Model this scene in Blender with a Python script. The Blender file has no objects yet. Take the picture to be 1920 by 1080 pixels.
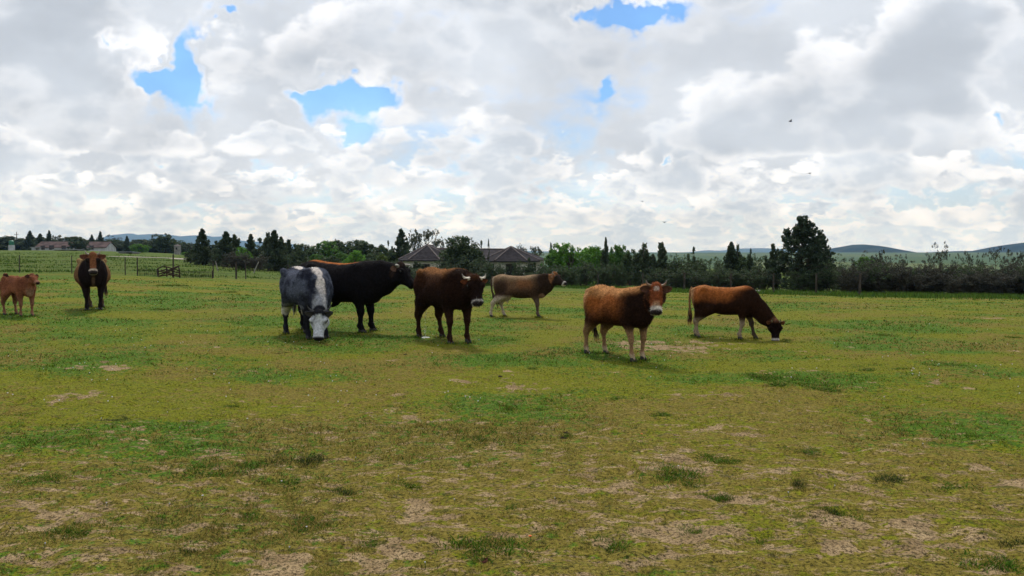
import bpy, math, random
import numpy as np
from mathutils import Vector, Matrix

random.seed(7)
RNG = np.random.default_rng(11)
SC = bpy.context.scene
COL = SC.collection

# ------------------------------------------------------------------ camera
F_PX = 1450.0            # focal length in pixels of a 1920 wide picture
CAM_H = 1.6
PITCH = math.atan(66.0 / F_PX)
cam_data = bpy.data.cameras.new('camera')
cam = bpy.data.objects.new('camera', cam_data)
COL.objects.link(cam)
cam_data.sensor_width = 36.0
cam_data.lens = 36.0 * F_PX / 1920.0
cam_data.clip_start = 0.05
cam_data.clip_end = 60000.0
cam.location = (0, 0, CAM_H)
cam.rotation_euler = (math.pi / 2 - PITCH, 0, 0)
SC.camera = cam

# ------------------------------------------------------------------ light
SUN_AZ, SUN_EL = math.radians(-6), math.radians(54)     # azimuth from +Y towards +X
sun_vec = Vector((math.sin(SUN_AZ) * math.cos(SUN_EL), math.cos(SUN_AZ) * math.cos(SUN_EL), math.sin(SUN_EL)))
sl = bpy.data.lights.new('sun', 'SUN')
sl.energy = 2.9
sl.angle = math.radians(6.5)
sl.color = (1.0, 0.95, 0.86)
sun = bpy.data.objects.new('sun', sl)
COL.objects.link(sun)
sun.rotation_euler = (-sun_vec).to_track_quat('-Z', 'Y').to_euler()

SC.view_settings.view_transform = 'Standard'
SC.view_settings.look = 'None'
SC.view_settings.exposure = 0.0
SC.view_settings.gamma = 1.0
SC.view_settings.use_curve_mapping = False


class NT:
    """small helper to write node trees"""
    def __init__(self, tree):
        self.t = tree
        self.n = tree.nodes
        self.l = tree.links

    def node(self, kind, **kw):
        n = self.n.new(kind)
        for k, v in kw.items():
            setattr(n, k, v)
        return n

    def put(self, sock, v):
        if v is None:
            return
        if hasattr(v, 'is_output'):
            self.l.new(v, sock)
        else:
            sock.default_value = v

    def m(self, op, a, b=None, c=None, clamp=False):
        n = self.node('ShaderNodeMath', operation=op, use_clamp=clamp)
        for s, v in zip(n.inputs, (a, b, c)):
            self.put(s, v)
        return n.outputs[0]

    def vm(self, op, a, b=None, c=None):
        n = self.node('ShaderNodeVectorMath', operation=op)
        for s, v in zip(n.inputs, (a, b, c)):
            self.put(s, v)
        return n.outputs[1] if op in ('DOT_PRODUCT', 'LENGTH', 'DISTANCE') else n.outputs[0]

    def noise(self, vec, scale, detail=4, rough=0.5, dist=0.0, lac=2.0, color=False):
        n = self.node('ShaderNodeTexNoise')
        self.put(n.inputs['Vector'], vec)
        n.inputs['Scale'].default_value = scale
        n.inputs['Detail'].default_value = detail
        n.inputs['Roughness'].default_value = rough
        n.inputs['Lacunarity'].default_value = lac
        n.inputs['Distortion'].default_value = dist
        return n.outputs[1] if color else n.outputs[0]

    def ss(self, v, a, b, lo=0.0, hi=1.0):
        n = self.node('ShaderNodeMapRange', interpolation_type='SMOOTHSTEP')
        self.put(n.inputs[0], v)
        n.inputs[1].default_value = a
        n.inputs[2].default_value = b
        n.inputs[3].default_value = lo
        n.inputs[4].default_value = hi
        return n.outputs[0]

    def mix(self, f, a, b, blend='MIX'):
        n = self.node('ShaderNodeMix', data_type='RGBA', blend_type=blend)
        self.put(n.inputs[0], f)
        for s, v in ((n.inputs[6], a), (n.inputs[7], b)):
            if isinstance(v, (tuple, list)) and len(v) == 3:
                v = (*v, 1.0)
            self.put(s, v)
        return n.outputs[2]


# ------------------------------------------------------------------ world: Nishita sky under broken cumulus
world = bpy.data.worlds.new('World')
SC.world = world
world.use_nodes = True
world.cycles.sampling_method = 'MANUAL'
world.cycles.sample_map_resolution = 256
W = NT(world.node_tree)
W.n.clear()
tc = W.node('ShaderNodeTexCoord').outputs['Generated']
sep = W.node('ShaderNodeSeparateXYZ')
W.l.new(tc, sep.inputs[0])
dx, dy, dz = sep.outputs
ay = W.m('MAXIMUM', W.m('ABSOLUTE', dy), 0.3)
uu = W.m('DIVIDE', dx, ay)
vv = W.m('DIVIDE', dz, ay)
comb = W.node('ShaderNodeCombineXYZ')
W.l.new(uu, comb.inputs[0])
W.l.new(vv, comb.inputs[1])
uv_raw = comb.outputs[0]
warp = W.noise(uv_raw, 9.0, 4, 0.62, color=True)
warp.node.noise_dimensions = '2D'
warp0 = W.vm('SUBTRACT', warp, (0.5, 0.5, 0.5))
uv = W.vm('MULTIPLY_ADD', warp0, (0.16, 0.11, 0.0), uv_raw)
uvn = W.vm('MULTIPLY_ADD', warp0, (0.012, 0.008, 0.0), uv_raw)


def blobs(items, grow=1.0):
    """sum of soft ellipses (px, py, rx, ry, weight) at their directions in the sky"""
    acc = None
    for px, py, rx, ry, wt in items:
        cu, cv = (px - 960) / F_PX, (474 - py) / F_PX
        ru, rv = rx * grow / F_PX, ry * grow / F_PX
        p = W.vm('MULTIPLY_ADD', uv, (1 / ru, 1 / rv, 0), (-cu / ru, -cv / rv, 0))
        g = W.m('POWER', 0.36788, W.vm('DOT_PRODUCT', p, p))
        acc = W.m('MULTIPLY_ADD', g, wt, 0.0 if acc is None else acc)
    return acc


holes = blobs([(365, 125, 34, 70, 1.0), (320, 172, 60, 26, .9), (640, 186, 75, 26, 1.0), (700, 165, 60, 22, .8),
               (560, 170, 45, 14, .6), (690, 262, 26, 22, .8), (1165, 34, 66, 24, 1.0), (1062, 26, 20, 14, .6), (1150, 155, 22, 14, .6),
               (1243, 329, 26, 9, .8), (240, 88, 26, 18, .5), (440, 46, 26, 8, .6), (1870, 210, 26, 10, .5),
               (295, 292, 26, 9, .4), (480, 320, 60, 6, .3)], 1.08)
greys = blobs([(150, 70, 230, 85, .95), (590, 110, 190, 62, .95), (110, 215, 70, 55, .9), (1640, 140, 260, 120, .85),
               (1350, 275, 190, 42, 1.0), (1690, 318, 130, 30, 1.1), (890, 110, 90, 120, .55), (1150, 270, 120, 60, .5),
               (40, 250, 120, 40, .5), (1830, 60, 140, 90, .5), (1000, 290, 120, 24, .6), (1500, 210, 150, 60, .5), (700, 300, 60, 25, .3),
               (260, 262, 90, 22, .6), (440, 372, 90, 14, .5), (1120, 385, 140, 14, .5), (680, 385, 90, 14, .5), (1780, 380, 120, 18, .5)])

def puff(scale, asp, off, detail, up=0.0, lumps=True, lump=0.22, rough=0.58):
    """heaped cloud density: broad noise plus cauliflower lumps"""
    p = W.vm('MULTIPLY_ADD', uvn, (1, asp, 0), (off, off * 0.7 + up, 0))
    n = W.noise(p, scale, detail, rough)
    n.node.noise_dimensions = '2D'
    if not lumps:
        return n
    vo = W.node('ShaderNodeTexVoronoi', feature='F1', voronoi_dimensions='2D')
    W.put(vo.inputs['Vector'], p)
    vo.inputs['Scale'].default_value = scale * 2.4
    vo.inputs['Detail'].default_value = 1.0
    vo.inputs['Roughness'].default_value = 0.6
    return W.m('MULTIPLY_ADD', vo.outputs['Distance'], -lump, W.m('ADD', n, lump * 0.45))


def layer(under, scale, asp, off, lo_v, hi_v, thr, soft, edge, grey, up, bias=None, detail=7, lump=0.22, rough=0.58, base_dark=0.60):
    """one bank of cumulus over what lies behind it: bright thin rims and tops, grey where cloud is piled above"""
    band = W.ss(vv, lo_v[0], lo_v[1], -0.45, 0.0)
    if hi_v is not None:
        band = W.m('ADD', band, W.ss(vv, hi_v[0], hi_v[1], 0.0, -0.5))
    if bias is not None:
        band = W.m('ADD', band, bias)
    d0 = W.m('ADD', puff(scale, asp, off, detail, lump=lump, rough=rough), band)
    d1 = W.m('ADD', puff(scale, asp, off, 2, up, False), band)
    alpha = W.ss(d0, thr, thr + soft)
    mass = W.m('ADD', W.ss(d1, thr - 0.06, thr + 0.20, 0.0, base_dark), W.ss(d0, thr + 0.04, thr + 0.26, 0.0, 0.40))
    col = W.mix(mass, edge, grey)
    return W.mix(alpha, under, col)


def C(v, t):
    """cloud radiance v, cool (0) to warm (1)"""
    return tuple(10 * v * x for x in (0.885 + 0.105 * t, 0.96 + 0.04 * t, 1.07 - 0.035 * t))


open_sky = W.m('MULTIPLY', holes, -0.50)
heavy = W.m('MULTIPLY', greys, 0.20)

sky = W.node('ShaderNodeTexSky', sky_type='NISHITA')
sky.sun_disc = False
sky.sun_elevation = SUN_EL
sky.sun_rotation = SUN_AZ
sky.altitude = 100
sky.air_density = 1.0
sky.dust_density = 0.6
sky.ozone_density = 1.0
skyc = W.mix(1.0, sky.outputs[0], (0.66, 0.98, 1.32), 'MULTIPLY')
base = W.mix(W.ss(vv, 0.0, 0.22, 0.92, 0.0), skyc, C(0.86, -0.3))
# broad soft deck high up, then nearer heaps, then ever smaller banks down to the horizon
c1 = layer(base, 3.0, 1.5, 2.3, (0.03, 0.10), None, 0.26, 0.20, C(1.04, 0.9), C(0.72, 0.1), 0.10, W.m('ADD', open_sky, heavy), lump=0.10)
c2 = layer(c1, 21.0, 2.3, 5.2, (-0.03, -0.01), (0.05, 0.10), 0.36, 0.13, C(1.10, 0.7), C(0.70, -0.4), 0.022, lump=0.16, rough=0.66, base_dark=0.66)
c3 = layer(c2, 12.5, 1.9, 3.4, (0.015, 0.04), (0.09, 0.15), 0.38, 0.12, C(1.15, 0.9), C(0.71, -0.25), 0.036, W.m('MULTIPLY', holes, -0.3), lump=0.18, rough=0.65, base_dark=0.64)
c3 = layer(c3, 7.5, 1.8, 8.9, (0.05, 0.09), (0.14, 0.22), 0.40, 0.12, C(1.14, 0.9), C(0.72, -0.15), 0.04, W.m('ADD', W.m('MULTIPLY', holes, -0.34), W.m('MULTIPLY', greys, 0.05)), lump=0.17, rough=0.64, base_dark=0.62)
c4 = layer(c3, 3.9, 1.6, 1.7, (0.09, 0.14), None, 0.43, 0.13, C(1.10, 0.9), C(0.64, -0.05), 0.07, W.m('ADD', W.m('MULTIPLY', holes, -0.40), W.m('MULTIPLY', greys, 0.12)), lump=0.20)
soft = W.noise(W.vm('MULTIPLY', uv_raw, (1, 1.7, 0)), 6.0, 4, 0.5)
soft.node.noise_dimensions = '2D'
fin = W.vm('SCALE', c4)
W.l.new(W.ss(soft, 0.25, 0.75, 0.96, 1.18), fin.node.inputs['Scale'])
final = fin
bg = W.node('ShaderNodeBackground')
W.l.new(final, bg.inputs[0])
bg.inputs[1].default_value = 0.10
wo = W.node('ShaderNodeOutputWorld')
W.l.new(bg.outputs[0], wo.inputs[0])

# ------------------------------------------------------------------ helpers
def at(px, py, Y):
    """world point on the ray through picture pixel (px, py) at distance Y"""
    u, v = (px - 960) / F_PX, (540 - py) / F_PX
    d = (u, math.cos(PITCH) + v * math.sin(PITCH), -math.sin(PITCH) + v * math.cos(PITCH))
    k = Y / d[1]
    return Vector((d[0] * k, Y, CAM_H + d[2] * k))


def sstep(x, a, b):
    t = np.clip((np.asarray(x, float) - a) / (b - a), 0, 1)
    return t * t * (3 - 2 * t)


def _hash(i, j, seed):
    h = (i * 374761393 + j * 668265263 + seed * 974634777) & 0xFFFFFFFF
    h = ((h ^ (h >> 13)) * 1274126177) & 0xFFFFFFFF
    return ((h ^ (h >> 16)) & 0xFFFF) / 65535.0


def vnoise(x, y, seed=0):
    x = np.asarray(x, float); y = np.asarray(y, float)
    i = np.floor(x).astype(np.int64); j = np.floor(y).astype(np.int64)
    fx, fy = x - i, y - j
    fx = fx * fx * (3 - 2 * fx); fy = fy * fy * (3 - 2 * fy)
    a = _hash(i, j, seed); b = _hash(i + 1, j, seed)
    c = _hash(i, j + 1, seed); d = _hash(i + 1, j + 1, seed)
    return (a * (1 - fx) + b * fx) * (1 - fy) + (c * (1 - fx) + d * fx) * fy


def fbm(x, y, oct=4, seed=0, rough=0.5):
    s, amp, tot = 0.0, 1.0, 0.0
    x = np.asarray(x, float); y = np.asarray(y, float)
    for o in range(oct):
        s = s + amp * vnoise(x * 2 ** o + 17.3 * o, y * 2 ** o - 9.1 * o, seed + o)
        tot += amp
        amp *= rough
    return s / tot


def noise3(P, scale, seed=0, oct=3):
    x, y, z = (P[:, k] * scale for k in range(3))
    return (fbm(x, y, oct, seed) + fbm(y + 31.7, z, oct, seed + 5) + fbm(z - 12.3, x, oct, seed + 9)) / 3.0


def gz(X, Y):
    """height of the ground"""
    X = np.asarray(X, float); Y = np.asarray(Y, float)
    r = np.hypot(X, Y)
    Yp = np.maximum(Y, 6.0)
    u = np.where(Y > 0, X / Yp, np.sign(X) * 2)
    m = sstep(u, -0.60, 0.05)
    right = -1.75 * sstep(r, 11, 92) - 10.0 * sstep(r, 85, 700) + 15.0 * sstep(r, 900, 3600) - 40 * sstep(r, 3800, 9000)
    left = 2.3 * np.clip((r - 9) / 250.0, 0, 1) + 1.0 * sstep(r, 250, 900) - 30 * sstep(r, 1500, 6000)
    z = left * (1 - m) + right * m
    near = 1 - sstep(r, 60, 150)
    z = z + (0.05 * (fbm(X * 0.35, Y * 0.35, 3, 3) - 0.5) + 0.030 * (fbm(X * 1.9, Y * 1.9, 3, 8) - 0.5)) * near + 0.055 * (fbm(X * 6.5, Y * 6.5, 2, 15) - 0.5) * (1 - sstep(r, 9, 22))
    return z


def gp(px, py, lo=3.0, hi=400.0):
    """ground point seen at pixel"""
    Ys = np.exp(np.linspace(math.log(lo), math.log(hi), 4000))
    u, v = (px - 960) / F_PX, (540 - py) / F_PX
    dy = math.cos(PITCH) + v * math.sin(PITCH)
    dz = -math.sin(PITCH) + v * math.cos(PITCH)
    X = u / dy * Ys
    Z = CAM_H + dz / dy * Ys
    g = gz(X, Ys)
    k = np.argmax(Z <= g)
    if Z[k] > g[k]:
        k = len(Ys) - 1
    return Vector((X[k], Ys[k], g[k]))


def ground_at(x, y):
    return float(gz(x, y))


def tag(o, label=None, cat=None, group=None, kind=None):
    if label: o['label'] = label
    if cat: o['category'] = cat
    if group: o['group'] = group
    if kind: o['kind'] = kind
    return o


def empty(name, loc=(0, 0, 0), rz=0.0):
    o = bpy.data.objects.new(name, None)
    o.empty_display_size = 0.1
    o.location = loc
    o.rotation_euler = (0, 0, rz)
    COL.objects.link(o)
    return o


def np_mesh(name, V, F, smooth=False, cols=None, attr='col'):
    V = np.asarray(V, np.float32); F = np.asarray(F, np.int32)
    me = bpy.data.meshes.new(name)
    n, k = F.shape
    me.vertices.add(len(V)); me.vertices.foreach_set('co', V.ravel())
    me.loops.add(n * k); me.loops.foreach_set('vertex_index', F.ravel())
    me.polygons.add(n)
    me.polygons.foreach_set('loop_start', np.arange(0, n * k, k, dtype=np.int32))
    if smooth:
        me.polygons.foreach_set('use_smooth', np.ones(n, bool))
    me.update(calc_edges=True)
    if cols is not None:
        c = np.ones((len(V), 4), np.float32); c[:, :cols.shape[1]] = cols
        me.color_attributes.new(attr, 'FLOAT_COLOR', 'POINT').data.foreach_set('color', c.ravel())
    return me


def link(name, me, mat=None, parent=None, loc=None):
    o = bpy.data.objects.new(name, me)
    COL.objects.link(o)
    if mat is not None:
        if len(me.materials) == 0:
            me.materials.append(mat)
    if parent is not None: o.parent = parent
    if loc is not None: o.location = loc
    return o


class MB:
    """collects boxes, tubes and polygons, builds ONE mesh object"""
    def __init__(self):
        self.v = []; self.f = []; self.c = []
        self.cur = None

    def add(self, vs, fs):
        b = len(self.v)
        self.v += [tuple(p) for p in vs]
        self.f += [tuple(b + i for i in f) for f in fs]
        return self

    def box(self, c, s, rz=0.0):
        x, y, z = (t / 2 for t in s)
        ca, sa = math.cos(rz), math.sin(rz)
        vs = []
        for k in range(8):
            px, py, pz = (x if k & 1 else -x), (y if k & 2 else -y), (z if k & 4 else -z)
            vs.append((c[0] + px * ca - py * sa, c[1] + px * sa + py * ca, c[2] + pz))
        return self.add(vs, [(0, 2, 3, 1), (4, 5, 7, 6), (0, 1, 5, 4), (2, 6, 7, 3), (0, 4, 6, 2), (1, 3, 7, 5)])

    def tube(self, pts, radii, n=8, cap=True):
        pts = [Vector(p) for p in pts]
        if not hasattr(radii, '__len__'): radii = [radii] * len(pts)
        rings = []
        prev = None
        for i, p in enumerate(pts):
            d = (pts[min(i + 1, len(pts) - 1)] - pts[max(i - 1, 0)]).normalized()
            a = prev if prev is not None else (Vector((0, 0, 1)) if abs(d.z) < 0.9 else Vector((1, 0, 0)))
            a = (a - d * a.dot(d)).normalized()
            prev = a
            b = d.cross(a)
            rings.append([p + (a * math.cos(t) + b * math.sin(t)) * radii[i] for t in (2 * math.pi * k / n for k in range(n))])
        vs = [q for r in rings for q in r]
        fs = []
        for i in range(len(pts) - 1):
            for k in range(n):
                fs.append((i * n + k, i * n + (k + 1) % n, (i + 1) * n + (k + 1) % n, (i + 1) * n + k))
        if cap:
            fs.append(tuple(range(n))[::-1]); fs.append(tuple((len(pts) - 1) * n + k for k in range(n)))
        return self.add(vs, fs)

    def build(self, name, mat, parent=None, smooth=False):
        me = bpy.data.meshes.new(name)
        me.from_pydata(self.v, [], self.f)
        if smooth:
            me.polygons.foreach_set('use_smooth', np.ones(len(me.polygons), bool))
        me.update()
        return link(name, me, mat, parent)


def material(name, color=(0.5, 0.5, 0.5), rough=0.8, spec=0.3, noise=0.0, nscale=8.0, bump=0.0, bscale=40.0, metal=0.0):
    """plain procedural material with colour mottling and fine relief"""
    mt = bpy.data.materials.new(name)
    mt.use_nodes = True
    T = NT(mt.node_tree)
    b = T.n['Principled BSDF']
    b.inputs['Roughness'].default_value = rough
    b.inputs['Specular IOR Level'].default_value = spec
    b.inputs['Metallic'].default_value = metal
    co = T.node('ShaderNodeTexCoord').outputs['Object']
    if noise:
        n = T.ss(T.noise(co, nscale, 5, 0.6), 0.3, 0.7)
        dark = tuple(c * (1 - noise) for c in color)
        lite = tuple(min(1, c * (1 + noise)) for c in color)
        T.put(b.inputs['Base Color'], T.mix(n, dark, lite))
    else:
        b.inputs['Base Color'].default_value = (*color, 1)
    if bump:
        bp = T.node('ShaderNodeBump')
        bp.inputs['Strength'].default_value = bump
        bp.inputs['Distance'].default_value = 0.02
        T.put(bp.inputs['Height'], T.noise(co, bscale, 4, 0.6))
        T.put(b.inputs['Normal'], bp.outputs[0])
    return mt


def attr_material(name, rough=0.75, spec=0.25, noise=0.25, nscale=30.0, bump=0.0, bscale=90.0, sheen=0.0, trans=0.0, attr='col'):
    """colour comes from the mesh's own coat / leaf colours, broken up by noise"""
    mt = bpy.data.materials.new(name)
    mt.use_nodes = True
    T = NT(mt.node_tree)
    b = T.n['Principled BSDF']
    b.inputs['Roughness'].default_value = rough
    b.inputs['Specular IOR Level'].default_value = spec
    a = T.node('ShaderNodeAttribute', attribute_name=attr).outputs['Color']
    col = a
    if noise:
        co = T.node('ShaderNodeTexCoord').outputs['Object']
        n = T.noise(co, nscale, 5, 0.65)
        f = T.ss(n, 0.25, 0.75, 1 - noise, 1 + noise)
        sc = T.vm('SCALE', a)
        T.l.new(f, sc.node.inputs['Scale'])
        col = sc
    T.put(b.inputs['Base Color'], col)
    if sheen:
        b.inputs['Sheen Weight'].default_value = sheen
        b.inputs['Sheen Roughness'].default_value = 0.4
    if bump:
        co = T.node('ShaderNodeTexCoord').outputs['Object']
        bp = T.node('ShaderNodeBump')
        bp.inputs['Strength'].default_value = bump
        bp.inputs['Distance'].default_value = 0.015
        T.put(bp.inputs['Height'], T.noise(co, bscale, 4, 0.6))
        T.put(b.inputs['Normal'], bp.outputs[0])
    if trans:
        tr = T.node('ShaderNodeBsdfTranslucent')
        T.put(tr.inputs[0], col)
        ms = T.node('ShaderNodeMixShader')
        ms.inputs[0].default_value = trans
        T.l.new(b.outputs[0], ms.inputs[1]); T.l.new(tr.outputs[0], ms.inputs[2])
        T.l.new(ms.outputs[0], T.n['Material Output'].inputs[0])
    return mt


# ------------------------------------------------------------------ the ground
PATCHES = []      # bare sandy patches: centre, radii (world), strength
for px, py, rx, ry, st in ((1260, 650, 130, 13, 1.2), (1330, 640, 70, 8, 1.2), (1180, 640, 60, 8, .9), (1865, 595, 55, 4, 1.5),
                           (1820, 558, 120, 3, 1.5), (1690, 555, 60, 3, 1.2), (1480, 553, 90, 2.5, 1.3), (1910, 600, 40, 3, 1.3), (1600, 596, 20, 2.5, .6), (165, 690, 50, 7, .8),
                           (221, 690, 17, 9, 1.0), (205, 625, 22, 5, .7), (1770, 722, 20, 9, .9), (620, 815, 60, 9, .9), (690, 855, 60, 10, .7),
                           (800, 865, 60, 8, .9), (560, 915, 40, 12, .8), (250, 995, 60, 10, .8), (60, 1050, 90, 14, .9), (1400, 940, 90, 12, .7),
                           (1680, 985, 90, 14, .8), (1600, 1030, 80, 18, .9), (1250, 1020, 70, 14, .8), (950, 905, 50, 7, .8), (1460, 1000, 60, 10, .8),
                           (90, 910, 40, 10, .7), (780, 965, 60, 12, .8), (1880, 1040, 60, 18, .9), (930, 1065, 60, 12, .8), (470, 1050, 80, 10, .6), (370, 1005, 60, 8, .8)):
    c = gp(px, py)
    PATCHES.append((c.x, c.y, rx * c.y / F_PX, max(ry * c.y * c.y / (F_PX * 1.7), 0.06), st))
LUSH = []         # greener grass
for px, py, rx, ry, st in ((480, 880, 110, 22, 1.0), (1490, 712, 90, 12, 1.0), (1780, 685, 60, 7, .9), (560, 990, 70, 22, .9), (1250, 885, 60, 14, .8),
                           (960, 762, 20, 6, .8), (60, 1000, 50, 14, .9), (1850, 1045, 40, 14, .8), (920, 1020, 50, 14, .7), (1640, 630, 60, 5, .8), (330, 560, 200, 14, .5),
                           (1150, 1010, 40, 14, .7), (450, 960, 60, 14, .7), (700, 640, 160, 10, .6), (900, 640, 60, 8, .8), (1050, 650, 120, 14, .5), (1700, 640, 240, 22, .5)):
    c = gp(px, py)
    LUSH.append((c.x, c.y, rx * c.y / F_PX, ry * c.y * c.y / (F_PX * 1.7), st))


def cover(X, Y):
    """(bare soil, lushness, dryness) of the pasture, 0..1"""
    X = np.asarray(X, float); Y = np.asarray(Y, float)
    r = np.hypot(X, Y)
    wx = X + 0.35 * (fbm(X * 1.3, Y * 1.3, 3, 41) - 0.5); wy = Y + 0.35 * (fbm(X * 1.3, Y * 1.3, 3, 47) - 0.5)
    b = fbm(wx * 1.7, wy * 2.3, 4, 21, 0.62)
    fine = fbm(X * 7.0, Y * 9.0, 3, 77, 0.65)
    thr = 0.70 + 0.11 * sstep(r, 4.5, 12.0) + 0.08 * sstep(r, 12, 20)
    bare = (b + 0.42 * (fine - 0.5) - thr) * 5.5 + 0.45
    for cx, cy, rx, ry, st in PATCHES:
        g = np.exp(-((X - cx) / rx) ** 2 - ((Y - cy) / ry) ** 2)
        bare = bare + g * st * (2.5 * fine - 0.10)
    bare = np.clip(bare, 0, 1)
    l = fbm(wx * 0.45 + 9, wy * 0.6 - 4, 4, 61, 0.6)
    lush = (l - 0.5) * 3.2 + 0.10 + 0.28 * sstep(r, 8, 16) + 0.35 * sstep(r, 38, 55)
    for cx, cy, rx, ry, st in LUSH:
        lush = lush + st * np.exp(-((X - cx) / rx) ** 2 - ((Y - cy) / ry) ** 2)
    lush = np.clip(lush, 0, 1)
    dry = np.clip((fbm(X * 0.7 + 5, Y * 0.9 + 8, 4, 91, 0.6) - 0.42) * 3.0 + 0.85 * (1 - sstep(r, 5, 12)), 0, 1)
    return bare, lush, dry


def build_ground():
    ang = list(np.linspace(-44, 44, 400)) + list(np.linspace(46, 314, 60))
    ang = np.radians(np.array(ang))
    rad = [0.05, 0.8, 1.6, 2.4]
    r = 3.0
    while r < 9000:
        rad.append(r)
        r *= 1.0075 if r < 14 else (1.014 if r < 60 else 1.045)
    rad = np.array(rad)
    A, R = np.meshgrid(ang, rad)
    X, Y = np.sin(A) * R, np.cos(A) * R
    bare, lush, dry = cover(X, Y)
    Z = gz(X, Y)
    na, nr = len(ang), len(rad)
    V = np.stack([X, Y, Z], -1).reshape(-1, 3)
    i = np.arange(nr - 1)[:, None] * na
    j = np.arange(na)[None, :]
    j2 = (j + 1) % na
    Fq = np.stack([i + j, i + na + j, i + na + j2, i + j2], -1).reshape(-1, 4)[:, ::-1]
    cols = np.stack([bare, lush, dry], -1).reshape(-1, 3)
    me = np_mesh('ground', V, Fq, True, cols, 'cover')
    mt = bpy.data.materials.new('pasture')
    mt.use_nodes = True
    T = NT(mt.node_tree)
    b = T.n['Principled BSDF']
    b.inputs['Roughness'].default_value = 0.95
    b.inputs['Specular IOR Level'].default_value = 0.1
    at_ = T.node('ShaderNodeAttribute', attribute_name='cover').outputs['Color']
    sp = T.node('ShaderNodeSeparateColor'); T.l.new(at_, sp.inputs[0])
    bareS, lushS, dryS = sp.outputs
    pos = T.node('ShaderNodeNewGeometry').outputs['Position']
    flat = T.vm('MULTIPLY', pos, (1, 1, 0.15))
    n_f = T.noise(flat, 26.0, 5, 0.65)
    n_m = T.noise(flat, 4.5, 5, 0.6)
    n_l = T.noise(flat, 0.02, 4, 0.55)
    sep2 = T.node('ShaderNodeSeparateXYZ'); T.l.new(pos, sep2.inputs[0])
    olive = T.mix(T.ss(n_f, 0.3, 0.7), (0.118, 0.128, 0.005), (0.222, 0.225, 0.010))
    green = T.mix(T.ss(n_f, 0.3, 0.7), (0.046, 0.108, 0.006), (0.105, 0.205, 0.012))
    dryc = T.mix(T.ss(n_f, 0.3, 0.7), (0.125, 0.094, 0.014), (0.27, 0.205, 0.042))
    soil = T.mix(T.ss(n_m, 0.3, 0.7), (0.265, 0.178, 0.088), (0.45, 0.322, 0.175))
    soil = T.mix(T.ss(T.noise(flat, 60.0, 4, 0.7), 0.50, 0.62), soil, (0.13, 0.088, 0.045))
    n_p = T.noise(flat, 8.0, 6, 0.72)
    n_q = T.noise(T.vm('ADD', flat, (7.3, 1.9, 0)), 15.0, 5, 0.7)
    g = T.mix(T.ss(T.m('MULTIPLY_ADD', lushS, 0.34, n_q), 0.56, 0.70), olive, green)
    dm = T.ss(T.m('MULTIPLY_ADD', dryS, 0.17, n_p), 0.55, 0.66)
    g = T.mix(T.m('MULTIPLY', dm, 0.9), g, dryc)
    dist0 = T.vm('LENGTH', T.vm('MULTIPLY', pos, (1, 1, 0)))
    nearf = T.ss(dist0, 4.5, 12.0, 0.138, 0.02)
    n_r = T.noise(T.vm('MULTIPLY_ADD', flat, (0.8, 1.5, 1), (3.1, 8.9, 0)), 5.5, 7, 0.72)
    sm = T.m('MAXIMUM', T.ss(T.m('MULTIPLY_ADD', bareS, 0.40, n_q), 0.66, 0.75), T.ss(T.m('ADD', n_r, nearf), 0.655, 0.72))
    g = T.mix(sm, g, soil)
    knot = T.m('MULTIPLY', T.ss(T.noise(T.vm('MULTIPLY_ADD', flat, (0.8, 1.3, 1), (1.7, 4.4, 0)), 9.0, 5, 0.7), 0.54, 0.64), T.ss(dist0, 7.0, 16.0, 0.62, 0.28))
    g = T.mix(knot, g, T.mix(T.ss(n_f, 0.35, 0.65), (0.030, 0.040, 0.007), (0.062, 0.075, 0.012)))  # moss and dead clumps, darkened to stand in for missing shadows
    shade_speck = T.ss(T.noise(flat, 44.0, 3, 0.7), 0.53, 0.66)
    g = T.mix(T.m('MULTIPLY', shade_speck, 0.80), g, (0.022, 0.022, 0.006))  # dark specks painted in for the small shadows between grass clumps
    # farmland beyond the pasture: broad fields of green crop and stubble
    dist = T.vm('LENGTH', T.vm('MULTIPLY', pos, (1, 1, 0)))
    vor = T.node('ShaderNodeTexVoronoi', voronoi_dimensions='2D')
    T.put(vor.inputs['Vector'], T.vm('MULTIPLY', pos, (0.0022, 0.0011, 0)))
    vor.inputs['Scale'].default_value = 1.0
    far = T.mix(T.ss(vor.outputs['Color'], 0.35, 0.75), (0.050, 0.088, 0.026), (0.125, 0.140, 0.040))
    far = T.mix(T.ss(n_l, 0.35, 0.65), far, (0.05, 0.085, 0.028))
    rough_field = T.mix(T.ss(n_m, 0.35, 0.65), (0.045, 0.078, 0.010), (0.085, 0.118, 0.016))
    g = T.mix(T.ss(dist, 40, 62, 0.0, 0.8), g, rough_field)
    g = T.mix(T.ss(dist, 180, 600), g, far)
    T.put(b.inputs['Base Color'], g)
    bp = T.node('ShaderNodeBump')
    bp.inputs['Strength'].default_value = 0.9
    bp.inputs['Distance'].default_value = 0.04
    T.put(bp.inputs['Height'], T.m('ADD', T.m('ADD', n_f, n_p), T.m('MULTIPLY', shade_speck, -0.35)))
    T.put(b.inputs['Normal'], bp.outputs[0])
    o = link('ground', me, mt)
    tag(o, 'cropped green and straw coloured pasture with bare sandy patches', 'ground', kind='structure')
    return o


build_ground()


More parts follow.
